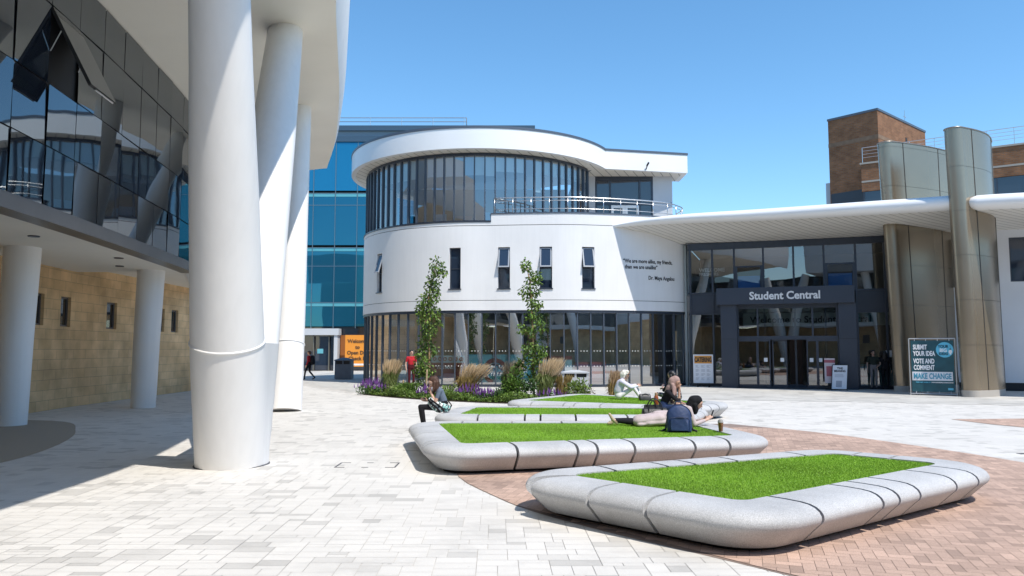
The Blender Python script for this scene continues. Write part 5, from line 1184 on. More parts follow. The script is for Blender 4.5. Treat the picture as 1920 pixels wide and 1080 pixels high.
class Fig:
    """pose in a local frame: +x is where the figure faces, +y its left, +z up; origin on the ground/seat point"""
    def __init__(s, loc, head): s.o = Vector(loc); c, n = math.cos(head), math.sin(head); s.R = Matrix(((c, -n, 0), (n, c, 0), (0, 0, 1))); s.c = []
    def P(s, p): return s.o + s.R @ Vector(p)
    def D(s, p): return s.R @ Vector(p)
    def cap(s, a, ra, b, rb, m, flat=None): s.c.append((s.P(a), ra, s.P(b), rb, m, (s.D(flat[0]), flat[1]) if flat else None))
    def hand(s, w, d, side, m, curl=.35, palm=(0, 0, -1), spread=1.):
        """palm and five separate fingers from wrist w along d; side = direction of the thumb"""
        w, d, side = Vector(w), Vector(d).normalized(), Vector(side).normalized(); pn = Vector(palm).normalized(); side = (side - d * side.dot(d)).normalized(); pn = (pn - d * pn.dot(d)); pn = (pn - side * pn.dot(side)).normalized()
        k = w + d * .085
        for q in (-.022, 0, .022): s.cap(w + side * q * .7, .017, k + side * q, .016, m)
        for i, (q, L) in enumerate(((.030, .068), (.010, .078), (-.010, .072), (-.029, .056))):
            a = k + side * q; d1 = (d + pn * curl + side * q * 3 * spread).normalized(); b_ = a + d1 * L * .55; d2 = (d + pn * curl * 2.6).normalized(); s.cap(a, .0095, b_, .0085, m); s.cap(b_, .0085, b_ + d2 * L * .5, .007, m)
        a = w + side * .028 + d * .02; b_ = a + (d * .6 + side * .7 + pn * .25).normalized() * .042; s.cap(a, .013, b_, .010, m); s.cap(b_, .010, b_ + (d * .9 + side * .15 + pn * .4).normalized() * .035, .008, m)
    def arm(s, sh, el, wr, top, sk, sleeve=.5, r=.046, hd=None, side=(0, 0, 1), curl=.35, palm=(0, 0, -1)):
        """sleeve: 0..1 down the upper arm, 1..2 down the forearm"""
        sh, el, wr = Vector(sh), Vector(el), Vector(wr); t = min(sleeve, 1.); m = sh.lerp(el, t)
        s.cap(sh, r + .012, m, r + .004 - .006 * t, top)
        if t < 1: s.cap(m, r - .006, el, r - .010, sk); s.cap(el, r - .010, wr, .026, sk)
        else:
            f = sleeve - 1; q = el.lerp(wr, f); s.cap(el, r - .002, q, .034, top)
            if f < 1: s.cap(q, .031, wr, .025, sk)
        s.hand(wr, hd or (wr - el), side, sk, curl, palm)
    def leg(s, hip, kn, an, toe, m, shoe, r=.082, shank=None, foot_r=.036):
        shank = m if shank is None else shank
        s.cap(hip, r, kn, .056, m); s.cap(kn, .056, Vector(kn).lerp(Vector(an), .35), .054, m); s.cap(Vector(kn).lerp(Vector(an), .35), .054, an, .036, shank)
        a, t = Vector(an), Vector(toe); d = (t - a); s.cap(a + Vector((0, 0, -.02)) - d * .18, foot_r - .002, a + d * .45 + Vector((0, 0, -.03)), foot_r, shoe); s.cap(a + d * .45 + Vector((0, 0, -.03)), foot_r, t, foot_r * .72, shoe)
    def torso(s, pel, wa, ch, nk, sL, sR, top, bot, w=.15, waist=.115, side=None):
        pel, wa, ch, nk, sL, sR = map(Vector, (pel, wa, ch, nk, sL, sR)); a = (sL - sR).normalized() if side is None else Vector(side).normalized()
        for q in (-1, 0, 1):
            s.cap(pel + a * q * .075, .105, wa + a * q * .055, .092, bot); s.cap(wa + a * q * .055, .094, ch + a * q * .075, .098, top)
        s.cap(ch + a * .07, .10, sL - a * .02, .062, top); s.cap(ch - a * .07, .10, sR + a * .02, .062, top); s.cap(sL - a * .03, .058, sR + a * .03, .058, top); s.cap(ch, .10, nk + (ch - nk) * .3, .07, top)
    def head(s, c, face, up, nk, sk, hairm=None, eye=None, lip=None, sc=1.0):
        """skull, jaw, nose, ears, eyes and mouth; c = centre of the head"""
        c, f, u = Vector(c), Vector(face).normalized(), Vector(up).normalized(); l = u.cross(f).normalized(); u = f.cross(l); k = sc
        s.cap(nk, .055 * k, c - u * .06 * k - f * .015, .05 * k, sk)
        s.cap(c - f * .025 * k + u * .03 * k, .083 * k, c + f * .018 * k + u * .025 * k, .076 * k, sk if hairm is None else sk)
        s.cap(c + f * .03 * k - u * .015 * k, .064 * k, c + f * .047 * k - u * .078 * k, .034 * k, sk)
        s.cap(c + f * .088 * k + u * .008 * k, .011 * k, c + f * .108 * k - u * .028 * k, .014 * k, sk)
        for q in (-1, 1):
            s.cap(c + l * q * .079 * k - u * .005 * k - f * .01 * k, .014 * k, c + l * q * .082 * k - u * .035 * k - f * .005 * k, .011 * k, sk)
            if eye is not None: s.cap(c + l * q * .033 * k + f * .083 * k + u * .008 * k, .011 * k, c + l * q * .036 * k + f * .082 * k + u * .008 * k, .011 * k, eye); s.cap(c + l * q * .018 * k + f * .091 * k + u * .03 * k, .007 * k, c + l * q * .046 * k + f * .08 * k + u * .03 * k, .006 * k, eye)
        if lip is not None: s.cap(c - l * .018 * k + f * .083 * k - u * .058 * k, .009 * k, c + l * .018 * k + f * .083 * k - u * .058 * k, .009 * k, lip)
    def build(s, t, mats, vox=.011): return remeshed('body', s.c, mats, t, vox)
def extra(fig, t, name, caps, mats, vox=.013, smooth=4, wr=0.):
    L = []
    for c in caps: L.append((fig.P(c[0]), c[1], fig.P(c[2]), c[3], c[4] if len(c) > 4 else 0, (fig.D(c[5][0]), c[5][1]) if len(c) > 5 and c[5] else None))
    return remeshed(name, L, mats, t, vox, smooth, wr)
blk = cloth('black_cloth', (.014, .014, .017)); hair_br = M('brown_hair', (.06, .024, .012), .6, var=.3, vs=30, bump=.4, bs=60); hair_bk = M('black_hair', (.012, .010, .010), .4, bump=.3, bs=60)
hair_wh = M('white_hair', (.78, .74, .66), .6, var=.1, vs=30, bump=.4, bs=60); hair_om = M('tan_hair', (.33, .16, .07), .5, var=.3, vs=20, bump=.3, bs=60)
tee = cloth('blue_grey_tee', (.13, .16, .21)); denim = cloth('pale_denim', (.62, .67, .76)); whitec = cloth('white_cloth', (.80, .76, .77)); pink = cloth('dusty_pink_cloth', (.49, .41, .405)); rose = cloth('rose_scarf', (.36, .245, .215)); navyc = cloth('navy_cloth', (.022, .04, .10))
grey_t = cloth('grey_trousers', (.22, .20, .20)); green_t = cloth('dark_green_tee', (.035, .042, .033)); maroonc = cloth('maroon_cloth', (.07, .008, .012)); redc = cloth('red_cloth', (.42, .02, .03)); beige = M('beige_shoe', (.50, .40, .27), .6); shoe_b = M('dark_shoe', (.03, .03, .03), .5)
def person(loc, label, group=None): return thing('person', loc, label, 'person', group)
# --- 1 girl sitting on the end of the second planter, looking at her phone
x0, y0 = -1.52, 17.25
t = person((x0, y0, .40), 'seated girl with long brown hair, blue grey T-shirt and black leggings')
f = Fig((x0, y0, .408), math.pi + .12)
ch, nk = (.10, 0, .44), (.17, 0, .55); sL, sR = (.10, .165, .475), (.10, -.165, .475)
f.torso((0, 0, .11), (.02, 0, .25), ch, nk, sL, sR, 1, 2)
f.head((.25, -.02, .66), (.72, .10, -.68), (.62, 0, .78), nk, 0, eye=4, lip=5)
f.arm(sL, (.20, .20, .22), (.29, .05, .43), 1, 0, .55, side=(.2, -.6, .3), hd=(.02, -.10, .12), palm=(.5, -.7, 0), curl=.5)
f.arm(sR, (.20, -.20, .24), (.38, -.06, .25), 1, 0, .55, side=(.2, .5, .6), hd=(.5, .25, .1), palm=(-.1, .3, .8), curl=.6)
f.leg((.04, .09, .10), (.50, .10, .12), (.42, .10, -.31), (.56, .11, -.365), 2, 3); f.leg((.04, -.09, .10), (.52, -.10, .11), (.46, -.11, -.31), (.61, -.12, -.365), 2, 3)
f.build(t, [skin, tee, blk, shoe_b, eyem, lipm])
extra(f, t, 'hair', [((.21, -.02, .715), .092, (.26, -.02, .71), .086), ((.27, -.02, .715), .078, (.315, -.02, .715), .05), ((.18, 0, .68), .075, (.13, -.02, .50), .055), ((.16, .07, .66), .05, (.16, .10, .40), .035), ((.17, -.09, .66), .05, (.24, -.13, .40), .03), ((.27, -.10, .66), .03, (.34, -.11, .45), .02), ((.22, .08, .66), .04, (.24, .11, .48), .025), ((.12, -.05, .55), .05, (.08, -.08, .36), .03)], [hair_br], .010, 2, .003)
pw = thing('phone', tuple(f.P((.44, -.03, .30))), 'dark phone held by the seated girl', 'phone'); b = MB(); q = [f.P(p) for p in ((.40, -.06, .29), (.40, .01, .29), (.53, .02, .32), (.53, -.05, .32))]; b.loft([[tuple(p) for p in q], [tuple(p + Vector((0, 0, .009))) for p in q]]); b.build('handset', black, pw)
# patterned bag in her lap
bp = bpy.data.materials.new('leaf_print'); bp.use_nodes = True; nt = bp.node_tree; vo = nt.nodes.new('ShaderNodeTexVoronoi'); vo.inputs['Scale'].default_value = 26; cr = nt.nodes.new('ShaderNodeValToRGB'); tc = nt.nodes.new('ShaderNodeTexCoord')
nt.links.new(tc.outputs['Object'], vo.inputs['Vector']); nt.links.new(vo.outputs['Color'], cr.inputs[0]); nt.links.new(cr.outputs[0], nt.nodes['Principled BSDF'].inputs['Base Color']); cr.color_ramp.interpolation = 'CONSTANT'
cr.color_ramp.elements[0].color = (.75, .78, .75, 1); cr.color_ramp.elements[1].color = (.03, .06, .06, 1); cr.color_ramp.elements[1].position = .58; e_ = cr.color_ramp.elements.new(.44); e_.color = (.25, .50, .47, 1)
g = f.P((.19, .02, .10)); t = thing('handbag', tuple(g), 'white bag with green leaf print and black straps on the seated girl', 'bag')
L = [(f.P((.30, .14, .28)), .06, f.P((.10, .20, .09)), .10, 0, (f.D((.3, .4, .8)), .8)), (f.P((.22, .14, .18)), .10, f.P((-.06, .19, .09)), .085, 0, None), (f.P((.28, .10, .20)), .09, f.P((.12, .18, .08)), .09, 0, None)]
remeshed('bag_body', L, [bp], t, .014, 5)
b = MB(); b.tube([f.P((.31, .22, .30)), f.P((.20, .285, .22)), f.P((.06, .30, .12)), f.P((.0, .29, .02))], .022, 8); b.tube([f.P((.34, .16, .27)), f.P((.26, .25, .18)), f.P((.15, .29, .10)), f.P((.09, .29, .01))], .022, 8); b.tube([f.P((-.10, .19, .03)), f.P((-.16, .18, .16)), f.P((-.10, .18, .24)), f.P((-.04, .18, .18))], .016, 8); b.build('strap', blk, t, smooth=True)
# --- 2 woman in white on the farthest lawn
x0, y0 = 3.00, 21.75
t = person((x0, y0, .40), 'seated woman in white with short white hair, pale denim jacket and sunglasses')
f = Fig((x0, y0, .395), -.08)
ch, nk = (.09, 0, .46), (.14, 0, .57); sL, sR = (.10, .17, .50), (.10, -.17, .50)
f.torso((0, 0, .11), (.02, 0, .26), ch, nk, sL, sR, 1, 2)
f.head((.20, 0, .70), (1, -.25, -.12), (.12, 0, 1), nk, 0, eye=None, lip=5)
f.arm(sL, (.34, .20, .36), (.53, .08, .40), 1, 0, 1.9, side=(0, -.6, .6), curl=.5); f.arm(sR, (.33, -.19, .34), (.54, -.05, .38), 1, 0, 1.9, side=(0, .6, .6), curl=.5)
f.leg((.03, .09, .10), (.47, .09, .38), (.66, .10, .06), (.82, .11, .03), 2, 4); f.leg((.03, -.09, .10), (.42, -.10, .34), (.60, -.10, .06), (.76, -.10, .03), 2, 4)
f.build(t, [skin, denim, whitec, shoe_b, beige, lipm])
extra(f, t, 'hair', [((.175, 0, .735), .098, (.20, 0, .735), .094), ((.13, 0, .70), .085, (.12, 0, .63), .06), ((.17, .075, .70), .04, (.15, .07, .62), .03), ((.17, -.075, .70), .04, (.15, -.07, .62), .03), ((.26, .02, .775), .05, (.24, -.04, .78), .05)], [hair_wh], .010, 2, .003)
jk = cloth('washed_denim', (.60, .58, .68))
extra(f, t, 'jacket', [((.0, .05, .24), .125, (.07, .06, .44), .125), ((.0, -.05, .24), .125, (.07, -.06, .44), .125), ((.09, .15, .49), .085, (.09, -.15, .49), .085), ((.10, .17, .49), .072, (.33, .20, .365), .055), ((.10, -.17, .49), .072, (.32, -.19, .345), .055), ((.33, .20, .36), .052, (.48, .11, .39), .042), ((.32, -.19, .34), .052, (.48, -.08, .37), .042), ((.12, .05, .55), .05, (.12, -.05, .55), .05)], [jk], .011, 2, .007)
u_ = f.D((1, -.25, -.12)).normalized(); c_ = f.P((.20, 0, .70)); l_ = Vector((0, 0, 1)).cross(u_).normalized(); b = MB()
for q in (-1, 1): b.tube([c_ + u_ * .094 + l_ * q * .036 + Vector((0, 0, .005)), c_ + u_ * .104 + l_ * q * .036 + Vector((0, 0, .005))], .027, 10)
b.tube([c_ + u_ * .10 - l_ * .036 + Vector((0, 0, .012)), c_ + u_ * .10 + l_ * .036 + Vector((0, 0, .012))], .007, 6)
for q in (-1, 1): b.tube([c_ + u_ * .095 + l_ * q * .062 + Vector((0, 0, .012)), c_ + l_ * q * .088 + Vector((0, 0, .0))], .005, 5)
b.build('sunglasses', black, t)
# --- 3 plaid woman behind
x0, y0 = 4.50, 21.1
t = person((x0, y0, .40), 'seated woman in black with long ombre hair, half hidden behind the scarfed woman')
f = Fig((x0, y0, .395), 2.25)
ch, nk = (.07, 0, .46), (.12, 0, .57); sL, sR = (.08, .165, .50), (.08, -.165, .50)
f.torso((0, 0, .11), (.01, 0, .26), ch, nk, sL, sR, 1, 2)
f.head((.17, 0, .70), (.9, .1, -.35), (.3, 0, 1), nk, 0, eye=4, lip=5)
f.arm(sL, (.26, .22, .28), (.42, .06, .38), 1, 0, 1.3, side=(.2, -.6, .5)); f.arm(sR, (.25, -.22, .25), (.45, -.08, .30), 1, 0, 1.3, side=(0, .6, .5))
f.leg((.03, .10, .10), (.48, .20, .18), (.25, .05, .06), (.12, -.06, .05), 2, 3); f.leg((.03, -.10, .10), (.48, -.20, .16), (.25, -.05, .06), (.14, .08, .05), 2, 3)
pl = bpy.data.materials.new('grid_check'); pl.use_nodes = True; nt = pl.node_tree; br_ = nt.nodes.new('ShaderNodeTexBrick'); tc = nt.nodes.new('ShaderNodeTexCoord'); mp = nt.nodes.new('ShaderNodeMapping'); mp.inputs['Rotation'].default_value = (R(90), 0, 0)
nt.links.new(tc.outputs['Object'], mp.inputs[0]); nt.links.new(mp.outputs[0], br_.inputs['Vector']); br_.offset = 0; br_.inputs['Scale'].default_value = 1; br_.inputs['Brick Width'].default_value = .075; br_.inputs['Row Height'].default_value = .075; br_.inputs['Mortar Size'].default_value = .005
br_.inputs['Color1'].default_value = br_.inputs['Color2'].default_value = (.015, .015, .02, 1); br_.inputs['Mortar'].default_value = (.5, .5, .52, 1); nt.links.new(br_.outputs[0], nt.nodes['Principled BSDF'].inputs['Base Color'])
f.build(t, [skin, blk, pl, shoe_b, eyem, lipm])
extra(f, t, 'hair', [((.14, 0, .735), .095, (.16, 0, .735), .09), ((.08, 0, .70), .08, (.02, -.03, .50), .05, 0), ((.10, -.08, .68), .045, (.06, -.16, .46), .035, 0), ((.05, -.10, .50), .05, (.04, -.19, .28), .02, 1), ((.12, .08, .68), .04, (.12, .11, .45), .025, 0), ((.02, -.03, .50), .05, (-.02, -.10, .32), .025, 1)], [hair_bk, hair_om], .010, 2, .003)
# --- 4 scarfed woman on the second lawn
x0, y0 = 3.36, 17.2
t = person((x0, y0, .40), 'seated woman in dusty rose headscarf and floral black top resting her chin on her hand')
f = Fig((x0, y0, .395), -.25)
fl = bpy.data.materials.new('floral_front'); fl.use_nodes = True; nt = fl.node_tree; vo = nt.nodes.new('ShaderNodeTexVoronoi'); vo.inputs['Scale'].default_value = 16; cr = nt.nodes.new('ShaderNodeValToRGB'); tc = nt.nodes.new('ShaderNodeTexCoord')
nt.links.new(tc.outputs['Object'], vo.inputs['Vector']); nt.links.new(vo.outputs['Color'], cr.inputs[0]); nt.links.new(cr.outputs[0], nt.nodes['Principled BSDF'].inputs['Base Color']); cr.color_ramp.interpolation = 'CONSTANT'
cr.color_ramp.elements[0].color = (.50, .42, .25, 1); cr.color_ramp.elements[1].color = (.55, .52, .45, 1); cr.color_ramp.elements[1].position = .7; e_ = cr.color_ramp.elements.new(.4); e_.color = (.05, .035, .03, 1)
ch, nk = (.13, 0, .42), (.21, 0, .53); sL, sR = (.12, .165, .46), (.12, -.165, .46)
f.torso((0, 0, .11), (.04, 0, .25), ch, nk, sL, sR, 1, 2)
f.cap((.16, 0, .20), .09, (.22, 0, .42), .09, 6)
f.head((.29, -.01, .66), (1, -.25, -.22), (.22, 0, 1), nk, 0, eye=4, lip=5)
f.arm(sR, (.36, -.16, .25), (.37, -.09, .50), 1, 0, 1.25, hd=(.0, .03, .12), side=(-.3, .6, .2), palm=(-.2, .8, 0), curl=.5); f.arm(sL, (.30, .22, .26), (.50, .12, .18), 1, 0, 1.3, side=(0, -.5, .6))
f.cap((.30, -.18, .22), .04, (.52, -.20, .17), .03, 0)
f.leg((.03, .10, .10), (.48, .24, .16), (.22, .02, .06), (.08, -.10, .05), 2, 3); f.leg((.03, -.10, .10), (.48, -.26, .16), (.24, -.06, .06), (.10, .06, .05), 2, 3)
f.build(t, [skin_t, blk, navyc, shoe_b, eyem, lipm, fl])
extra(f, t, 'headscarf', [((.24, 0, .70), .105, (.28, 0, .72), .10), ((.22, 0, .66), .10, (.20, 0, .56), .09), ((.17, 0, .55), .10, (.10, 0, .42), .07), ((.21, .09, .60), .04, (.20, .11, .46), .05), ((.22, -.09, .62), .04, (.25, -.12, .40), .03), ((.25, -.05, .55), .05, (.29, -.06, .40), .025), ((.25, .07, .55), .05, (.25, .09, .42), .03)], [rose], .010, 2, .009)
# --- 5 woman lying on the third lawn
x0, y0 = 2.72, 14.32
t = person((x0, y0, .40), 'woman in black headscarf and dusty pink dress lying on her front with a phone')
f = Fig((x0, y0, .39), -.10)
ch, nk = (.47, 0, .29), (.60, 0, .37); sL, sR = (.53, .17, .32), (.53, -.17, .32)
f.torso((0, 0, .115), (.2, 0, .15), ch, nk, sL, sR, 1, 1, side=(0, 1, 0))
f.head((.70, 0, .42), (.90, -.1, -.42), (.42, 0, .9), nk, 0, eye=4, lip=5)
f.arm(sR, (.62, -.20, .05), (.86, -.10, .13), 1, 0, 1.75, hd=(.10, .04, .08), side=(-.3, .5, .6), palm=(-.3, .8, .1), curl=.6); f.arm(sL, (.62, .20, .05), (.84, .06, .12), 1, 0, 1.75, hd=(.10, -.05, .06), side=(0, -.4, .6), palm=(0, -.8, 0), curl=.5)
f.leg((-.03, .09, .10), (-.45, .10, .075), (-.84, .10, .09), (-.93, .10, .025), 2, 3, shank=2); f.leg((-.03, -.09, .10), (-.45, -.12, .075), (-.80, -.14, .10), (-.91, -.16, .22), 2, 3, shank=2)
f.cap((-.78, -.14, .09), .036, (-.84, -.145, .11), .034, 0); f.cap((-.78, .10, .085), .036, (-.84, .10, .09), .034, 0)
f.build(t, [skin, pink, blk, beige, eyem, lipm])
extra(f, t, 'dress', [((.25, 0, .16), .15, (.0, 0, .14), .165, 0, ((0, 0, 1), .85)), ((.0, .06, .135), .15, (-.36, .08, .10), .12, 0, ((0, 0, 1), .8)), ((.0, -.06, .135), .15, (-.38, -.13, .09), .12, 0, ((0, 0, 1), .75)), ((-.1, -.12, .06), .09, (-.36, -.22, .04), .06, 0, ((0, 0, 1), .5)), ((.1, -.1, .08), .10, (-.2, -.16, .06), .10, 0, ((0, 0, 1), .6)), ((-.30, .02, .07), .10, (-.42, .0, .05), .07, 0, ((0, 0, 1), .6))], [pink], .012, 2, .011)
extra(f, t, 'headscarf', [((.64, 0, .46), .105, (.70, 0, .47), .098), ((.61, 0, .42), .10, (.56, 0, .34), .09), ((.62, .06, .38), .06, (.58, .05, .28), .05), ((.65, -.07, .39), .05, (.66, -.05, .27), .04), ((.69, 0, .34), .05, (.66, 0, .26), .05)], [blk], .011, 3, .004)
p = f.P((.97, -.03, .24)); ph = thing('phone', tuple(p), 'dark phone held up by the lying woman', 'phone'); b = MB(); q = [f.P(v) for v in ((.93, -.07, .155), (.93, .02, .155), (.985, .02, .30), (.985, -.07, .30))]; b.loft([[tuple(v) for v in q], [tuple(v + f.D((.009, 0, -.003))) for v in q]]); b.build('handset', black, ph)
# --- 6 man by the doors, and his companion
def standing(x, y, z, head, label, skinm, top, bot, shoe, hairm, H=1.74, sleeve=.6, hair='short', la=None, ra=None, walk=0.):
    t = person((x, y, z), label); f = Fig((x, y, z), head); k = H / 1.74
    def v(*p): return tuple(q * k for q in p)
    ch, nk = v(.0, 0, 1.28), v(0, 0, 1.47); sL, sR = v(0, .19, 1.40), v(0, -.19, 1.40)
    f.torso(v(0, 0, .95), v(0, 0, 1.10), ch, nk, sL, sR, 1, 2); f.head(v(.02, 0, 1.62), (1, 0, -.1), (0, 0, 1), nk, 0, eye=4, lip=5)
    f.arm(sL, v(*(la[0] if la else (-.03, .26, 1.12))), v(*(la[1] if la else (.06, .27, .88))), 1, 0, sleeve, side=(1, 0, 0), palm=(0, -1, 0)); f.arm(sR, v(*(ra[0] if ra else (-.03, -.26, 1.12))), v(*(ra[1] if ra else (.06, -.27, .88))), 1, 0, sleeve, side=(1, 0, 0), palm=(0, 1, 0))
    w = walk; f.leg(v(0, .09, .92), v(.04 + w * .5, .10, .50), v(w * .8, .10, .085), v(.17 + w * .8, .12, .03), 2, 3); f.leg(v(0, -.09, .92), v(.04 - w * .1, -.10, .50), v(-w, -.10, .085 + w * .2), v(.17 - w, -.12, .03 + w * .05), 2, 3)
    f.build(t, [skinm, top, bot, shoe, eyem, lipm], .013)
    caps = [(v(-.01, 0, 1.67), .092, v(.01, 0, 1.675), .088), (v(-.045, 0, 1.63), .078, v(-.04, 0, 1.58), .06)]
    if hair == 'long': caps += [(v(-.05, .06, 1.62), .05, v(-.06, .08, 1.38), .03), (v(-.05, -.06, 1.62), .05, v(-.06, -.08, 1.38), .03), (v(-.07, 0, 1.6), .06, v(-.10, 0, 1.34), .04)]
    extra(f, t, 'hair', caps, [hairm], .012, 2, .003); return t, f
standing(16.38, 34.85, .014, R(-100), 'standing man in dark green T-shirt and grey trousers left of the metal fin', skin, green_t, grey_t, shoe_b, hair_bk, 1.74, .65, la=((.05, .29, 1.14), (.18, .12, 1.00)))
standing(16.86, 34.75, .014, R(70), 'person dressed in black standing close behind the man in grey trousers', skin, blk, blk, shoe_b, hair_bk, 1.70, 2., 'long')
# --- 7 person in red in front of the drum glazing, 8 walker behind the column
standing(X(772, 35.6), 35.6, 0, R(-60), 'standing person in red top and maroon trousers in front of the curved glazing', skin, redc, maroonc, shoe_b, hair_bk, 1.76, .6)
t, f = standing(X(581.5, 45.5), 45.5, 0, R(170), 'walker in red jacket with black rucksack, mostly hidden behind the white column', skin, redc, blk, shoe_b, hair_br, 1.70, 1.9, walk=.32)
rk = thing('rucksack', tuple(f.P((-.2, 0, 1.0))), 'black rucksack on the back of the walker in red', 'bag'); remeshed('rucksack_body', [(f.P((-.20, .06, 1.35)), .10, f.P((-.22, .06, 1.0)), .12, 0, None), (f.P((-.20, -.06, 1.35)), .10, f.P((-.22, -.06, 1.0)), .12, 0, None)], [blk], rk, .02)
# --- 9 person crouched against the sandstone wall
x0, y0 = -13.45, 33.0
t = person((x0, y0, 0), 'hunched person in maroon clothes sitting on the ground against the sandstone wall'); f = Fig((x0, y0, 0), -.55)
ch, nk = (.12, 0, .50), (.20, 0, .62); sL, sR = (.13, .17, .53), (.13, -.17, .53)
f.torso((0, 0, .12), (.03, 0, .28), ch, nk, sL, sR, 1, 2); f.head((.27, 0, .73), (.8, -.2, -.5), (.5, 0, .9), nk, 0, eye=4, lip=5)
f.arm(sL, (.36, .22, .40), (.50, .05, .42), 1, 0, 1.8); f.arm(sR, (.36, -.22, .40), (.50, -.05, .40), 1, 0, 1.8)
f.leg((.03, .09, .10), (.44, .12, .46), (.54, .12, .08), (.70, .13, .03), 2, 3); f.leg((.03, -.09, .10), (.44, -.12, .46), (.52, -.12, .08), (.68, -.13, .03), 2, 3)
f.build(t, [skin_d, maroonc, blk, shoe_b, eyem, lipm], .014)
extra(f, t, 'hair', [((.22, 0, .77), .10, (.25, 0, .76), .095), ((.18, 0, .72), .08, (.08, 0, .54), .06), ((.2, .09, .7), .04, (.2, .12, .5), .03), ((.2, -.09, .7), .04, (.22, -.12, .48), .03)], [M('auburn_hair', (.11, .03, .012), .5)], .013, 2, .003)

# ================================================================ BAGS, BOTTLE, CUP
# navy backpack
x0, y0 = 2.86, 13.22; t = thing('backpack', (x0, y0, .39), 'navy blue backpack standing upright on the lawn beside the lying woman', 'bag'); A = R(-8)
def BP(x, y, z): return (x0 + x * math.cos(A) - y * math.sin(A), y0 + x * math.sin(A) + y * math.cos(A) - z * -.10, .395 + z)
navyb = M('navy_canvas', (.018, .040, .115), .55, var=.15, vs=5, bump=.4, bs=14); navyd = M('navy_dark', (.01, .02, .06), .6)
def slab(w, h, d, top, n=20):
    out = []
    for k in range(n):
        a = k / (n - 1) * math.pi; out.append((w * math.cos(a) * (1 if math.sin(a) > 0 else 1), h - top + top * math.sin(a)))
    return [(w * .96, .0)] + [(w * 1.04, h * .25)] + out + [(-w * 1.04, h * .25)] + [(-w * .96, 0)]
def puff(name, w, h, d, y, top, mat, bul=.05, z0=0.):
    prof = slab(w, h, d, top); rings = []
    for s, o in ((.86, -d / 2), (.97, -d / 2 + .025), (1, -d / 4), (1, d / 4), (.97, d / 2 - .02), (.86, d / 2)):
        c = (0, h * .45); rings.append([BP(c[0] + (p[0] - c[0]) * s, y + o, z0 + max(0.0, c[1] + (p[1] - c[1]) * s)) for p in prof])
    b = MB(); b.loft(rings); o = b.build(name, mat, t, smooth=True, angle=R(50)); return o
puff('main_body', .205, .46, .17, 0, .20, navyb); puff('front_pocket', .165, .24, .07, -.10, .06, navyb, z0=.02)
b = MB(); pr = slab(.208, .462, .1, .2); b.tube([BP(p[0] * 1.0, -.052, p[1]) for p in pr[2:-2]], .007, 6); b.tube([BP(-.15, -.139, .245), BP(0, -.142, .25), BP(.15, -.139, .245)], .006, 6); b.build('zip', navyd, t)
b = MB(); b.tube([BP(-.05, .06, .45), BP(-.04, .07, .50), BP(.04, .07, .50), BP(.05, .06, .45)], .011, 8); b.build('grab_handle', navyd, t, smooth=True)
for s in (-1, 1):
    b = MB(); b.tube([BP(s * .10, .09, .42), BP(s * .16, .18, .30), BP(s * .2, .17, .12), BP(s * .23, .08, .03), BP(s * .30, .02, .012)], [.022, .024, .022, .016, .012], 8, sq=(1.3, .5)); b.build('shoulder_strap', black, t, smooth=True)
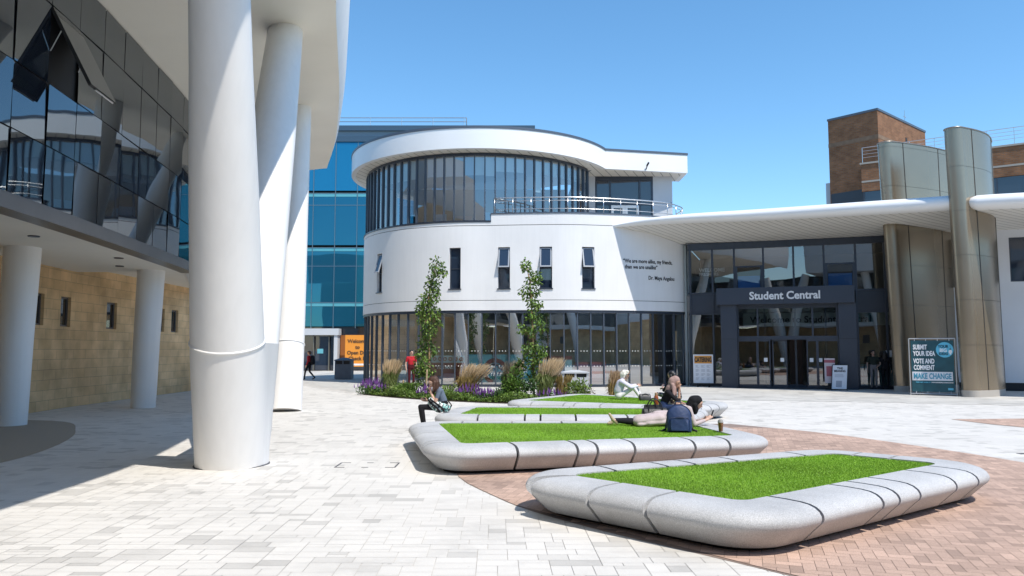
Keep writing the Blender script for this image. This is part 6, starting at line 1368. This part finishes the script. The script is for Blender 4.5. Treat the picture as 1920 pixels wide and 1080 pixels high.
# black handbag with two loop handles
def boxbag(x, y, z, w, d, h, rot, mat, label, handles, name='handbag'):
    t = thing(name, (x, y, z), label, 'bag'); c, n = math.cos(rot), math.sin(rot)
    def Q(a, b_, zz): return (x + a * c - b_ * n, y + a * n + b_ * c, z + zz)
    rings = []
    for zz, s, e in ((0, .93, .9), (.02, 1, 1), (h * .5, 1.02, .95), (h * .92, .97, .55), (h, .93, .35)):
        hw, hd = w / 2 * s, d / 2 * e; r = min(hw, hd) * .5; ring = []
        for sx, sy, a0 in ((1, 1, 0), (-1, 1, 90), (-1, -1, 180), (1, -1, 270)):
            for k in range(5): a = R(a0 + k * 22.5); ring.append(Q(sx * (hw - r) + r * math.cos(a), sy * (hd - r) + r * math.sin(a), zz))
        rings.append(ring)
    b = MB(); b.loft(rings); b.build('bag_body', mat, t, smooth=True, angle=R(50))
    b = MB(); b.tube([Q(-w * .44, 0, h + .004), Q(w * .44, 0, h + .004)], .006, 6); b.build('zip', black, t)
    for s, hh in handles:
        b = MB(); b.tube([Q(w * .28 * math.cos(R(a)), s * d * .32, h * .72 + hh * math.sin(R(a))) for a in range(0, 181, 15)], .011, 8); b.build('handle', mat, t, smooth=True)
    return t
leath = M('black_leather', (.009, .009, .010), .5, bump=.3, bs=30)
boxbag(2.80, 15.15, .408, .50, .22, .24, .05, leath, 'black leather handbag with tall loop handles standing behind the lying woman', ((-1, .24), (1, .26)))
boxbag(3.02, 16.7, .40, .34, .18, .20, -.2, cloth('black_canvas', (.02, .02, .022)), 'black fabric bag on the lawn in front of the scarfed woman', ((-1, .16),))
boxbag(3.66, 21.25, .40, .32, .16, .17, .1, M('grey_leather', (.06, .055, .06), .5, var=.5, vs=8), 'small dark grey handbag at the feet of the woman in white', ((-1, .06),))
# tan bottle
t = thing('drink_bottle', (3.66, 19.45, .41), 'tall orange brown bottle standing on the stone edge behind the black handbag', 'bottle')
t.location = (3.28, 17.55, .39); L0 = t.location
b = MB(); b.lathe([(.045, 0), (.052, .01), (.052, .30), (.045, .34), (.032, .37)], tuple(L0), 18); b.build('body', M('orange_brown', (.30, .075, .018), .45), t, smooth=True, angle=R(40))
b = MB(); b.lathe([(.034, .37), (.036, .38), (.036, .42), (.02, .43)], tuple(L0), 14); b.build('cap', M('tan_cap', (.45, .30, .2), .5), t, smooth=True, angle=R(40))
# iced coffee cup
t = thing('coffee_cup', (3.56, 13.2, .408), 'clear plastic cup of iced coffee on the stone edge near the lying woman', 'cup'); L0 = Vector((3.56, 13.2, .408))
b = MB(); b.lathe([(.030, 0), (.034, .005), (.045, .14), (.046, .145)], tuple(L0), 20); b.build('cup_body', M('iced_coffee', (.20, .085, .03), .2, var=.5, vs=30), t, smooth=True, angle=R(40))
b = MB(); b.lathe([(.048, .145), (.049, .155), (.046, .165), (.035, .195), (.015, .205)], tuple(L0), 20); b.build('lid', M('clear_lid', (.35, .33, .30), .15), t, smooth=True, angle=R(40))
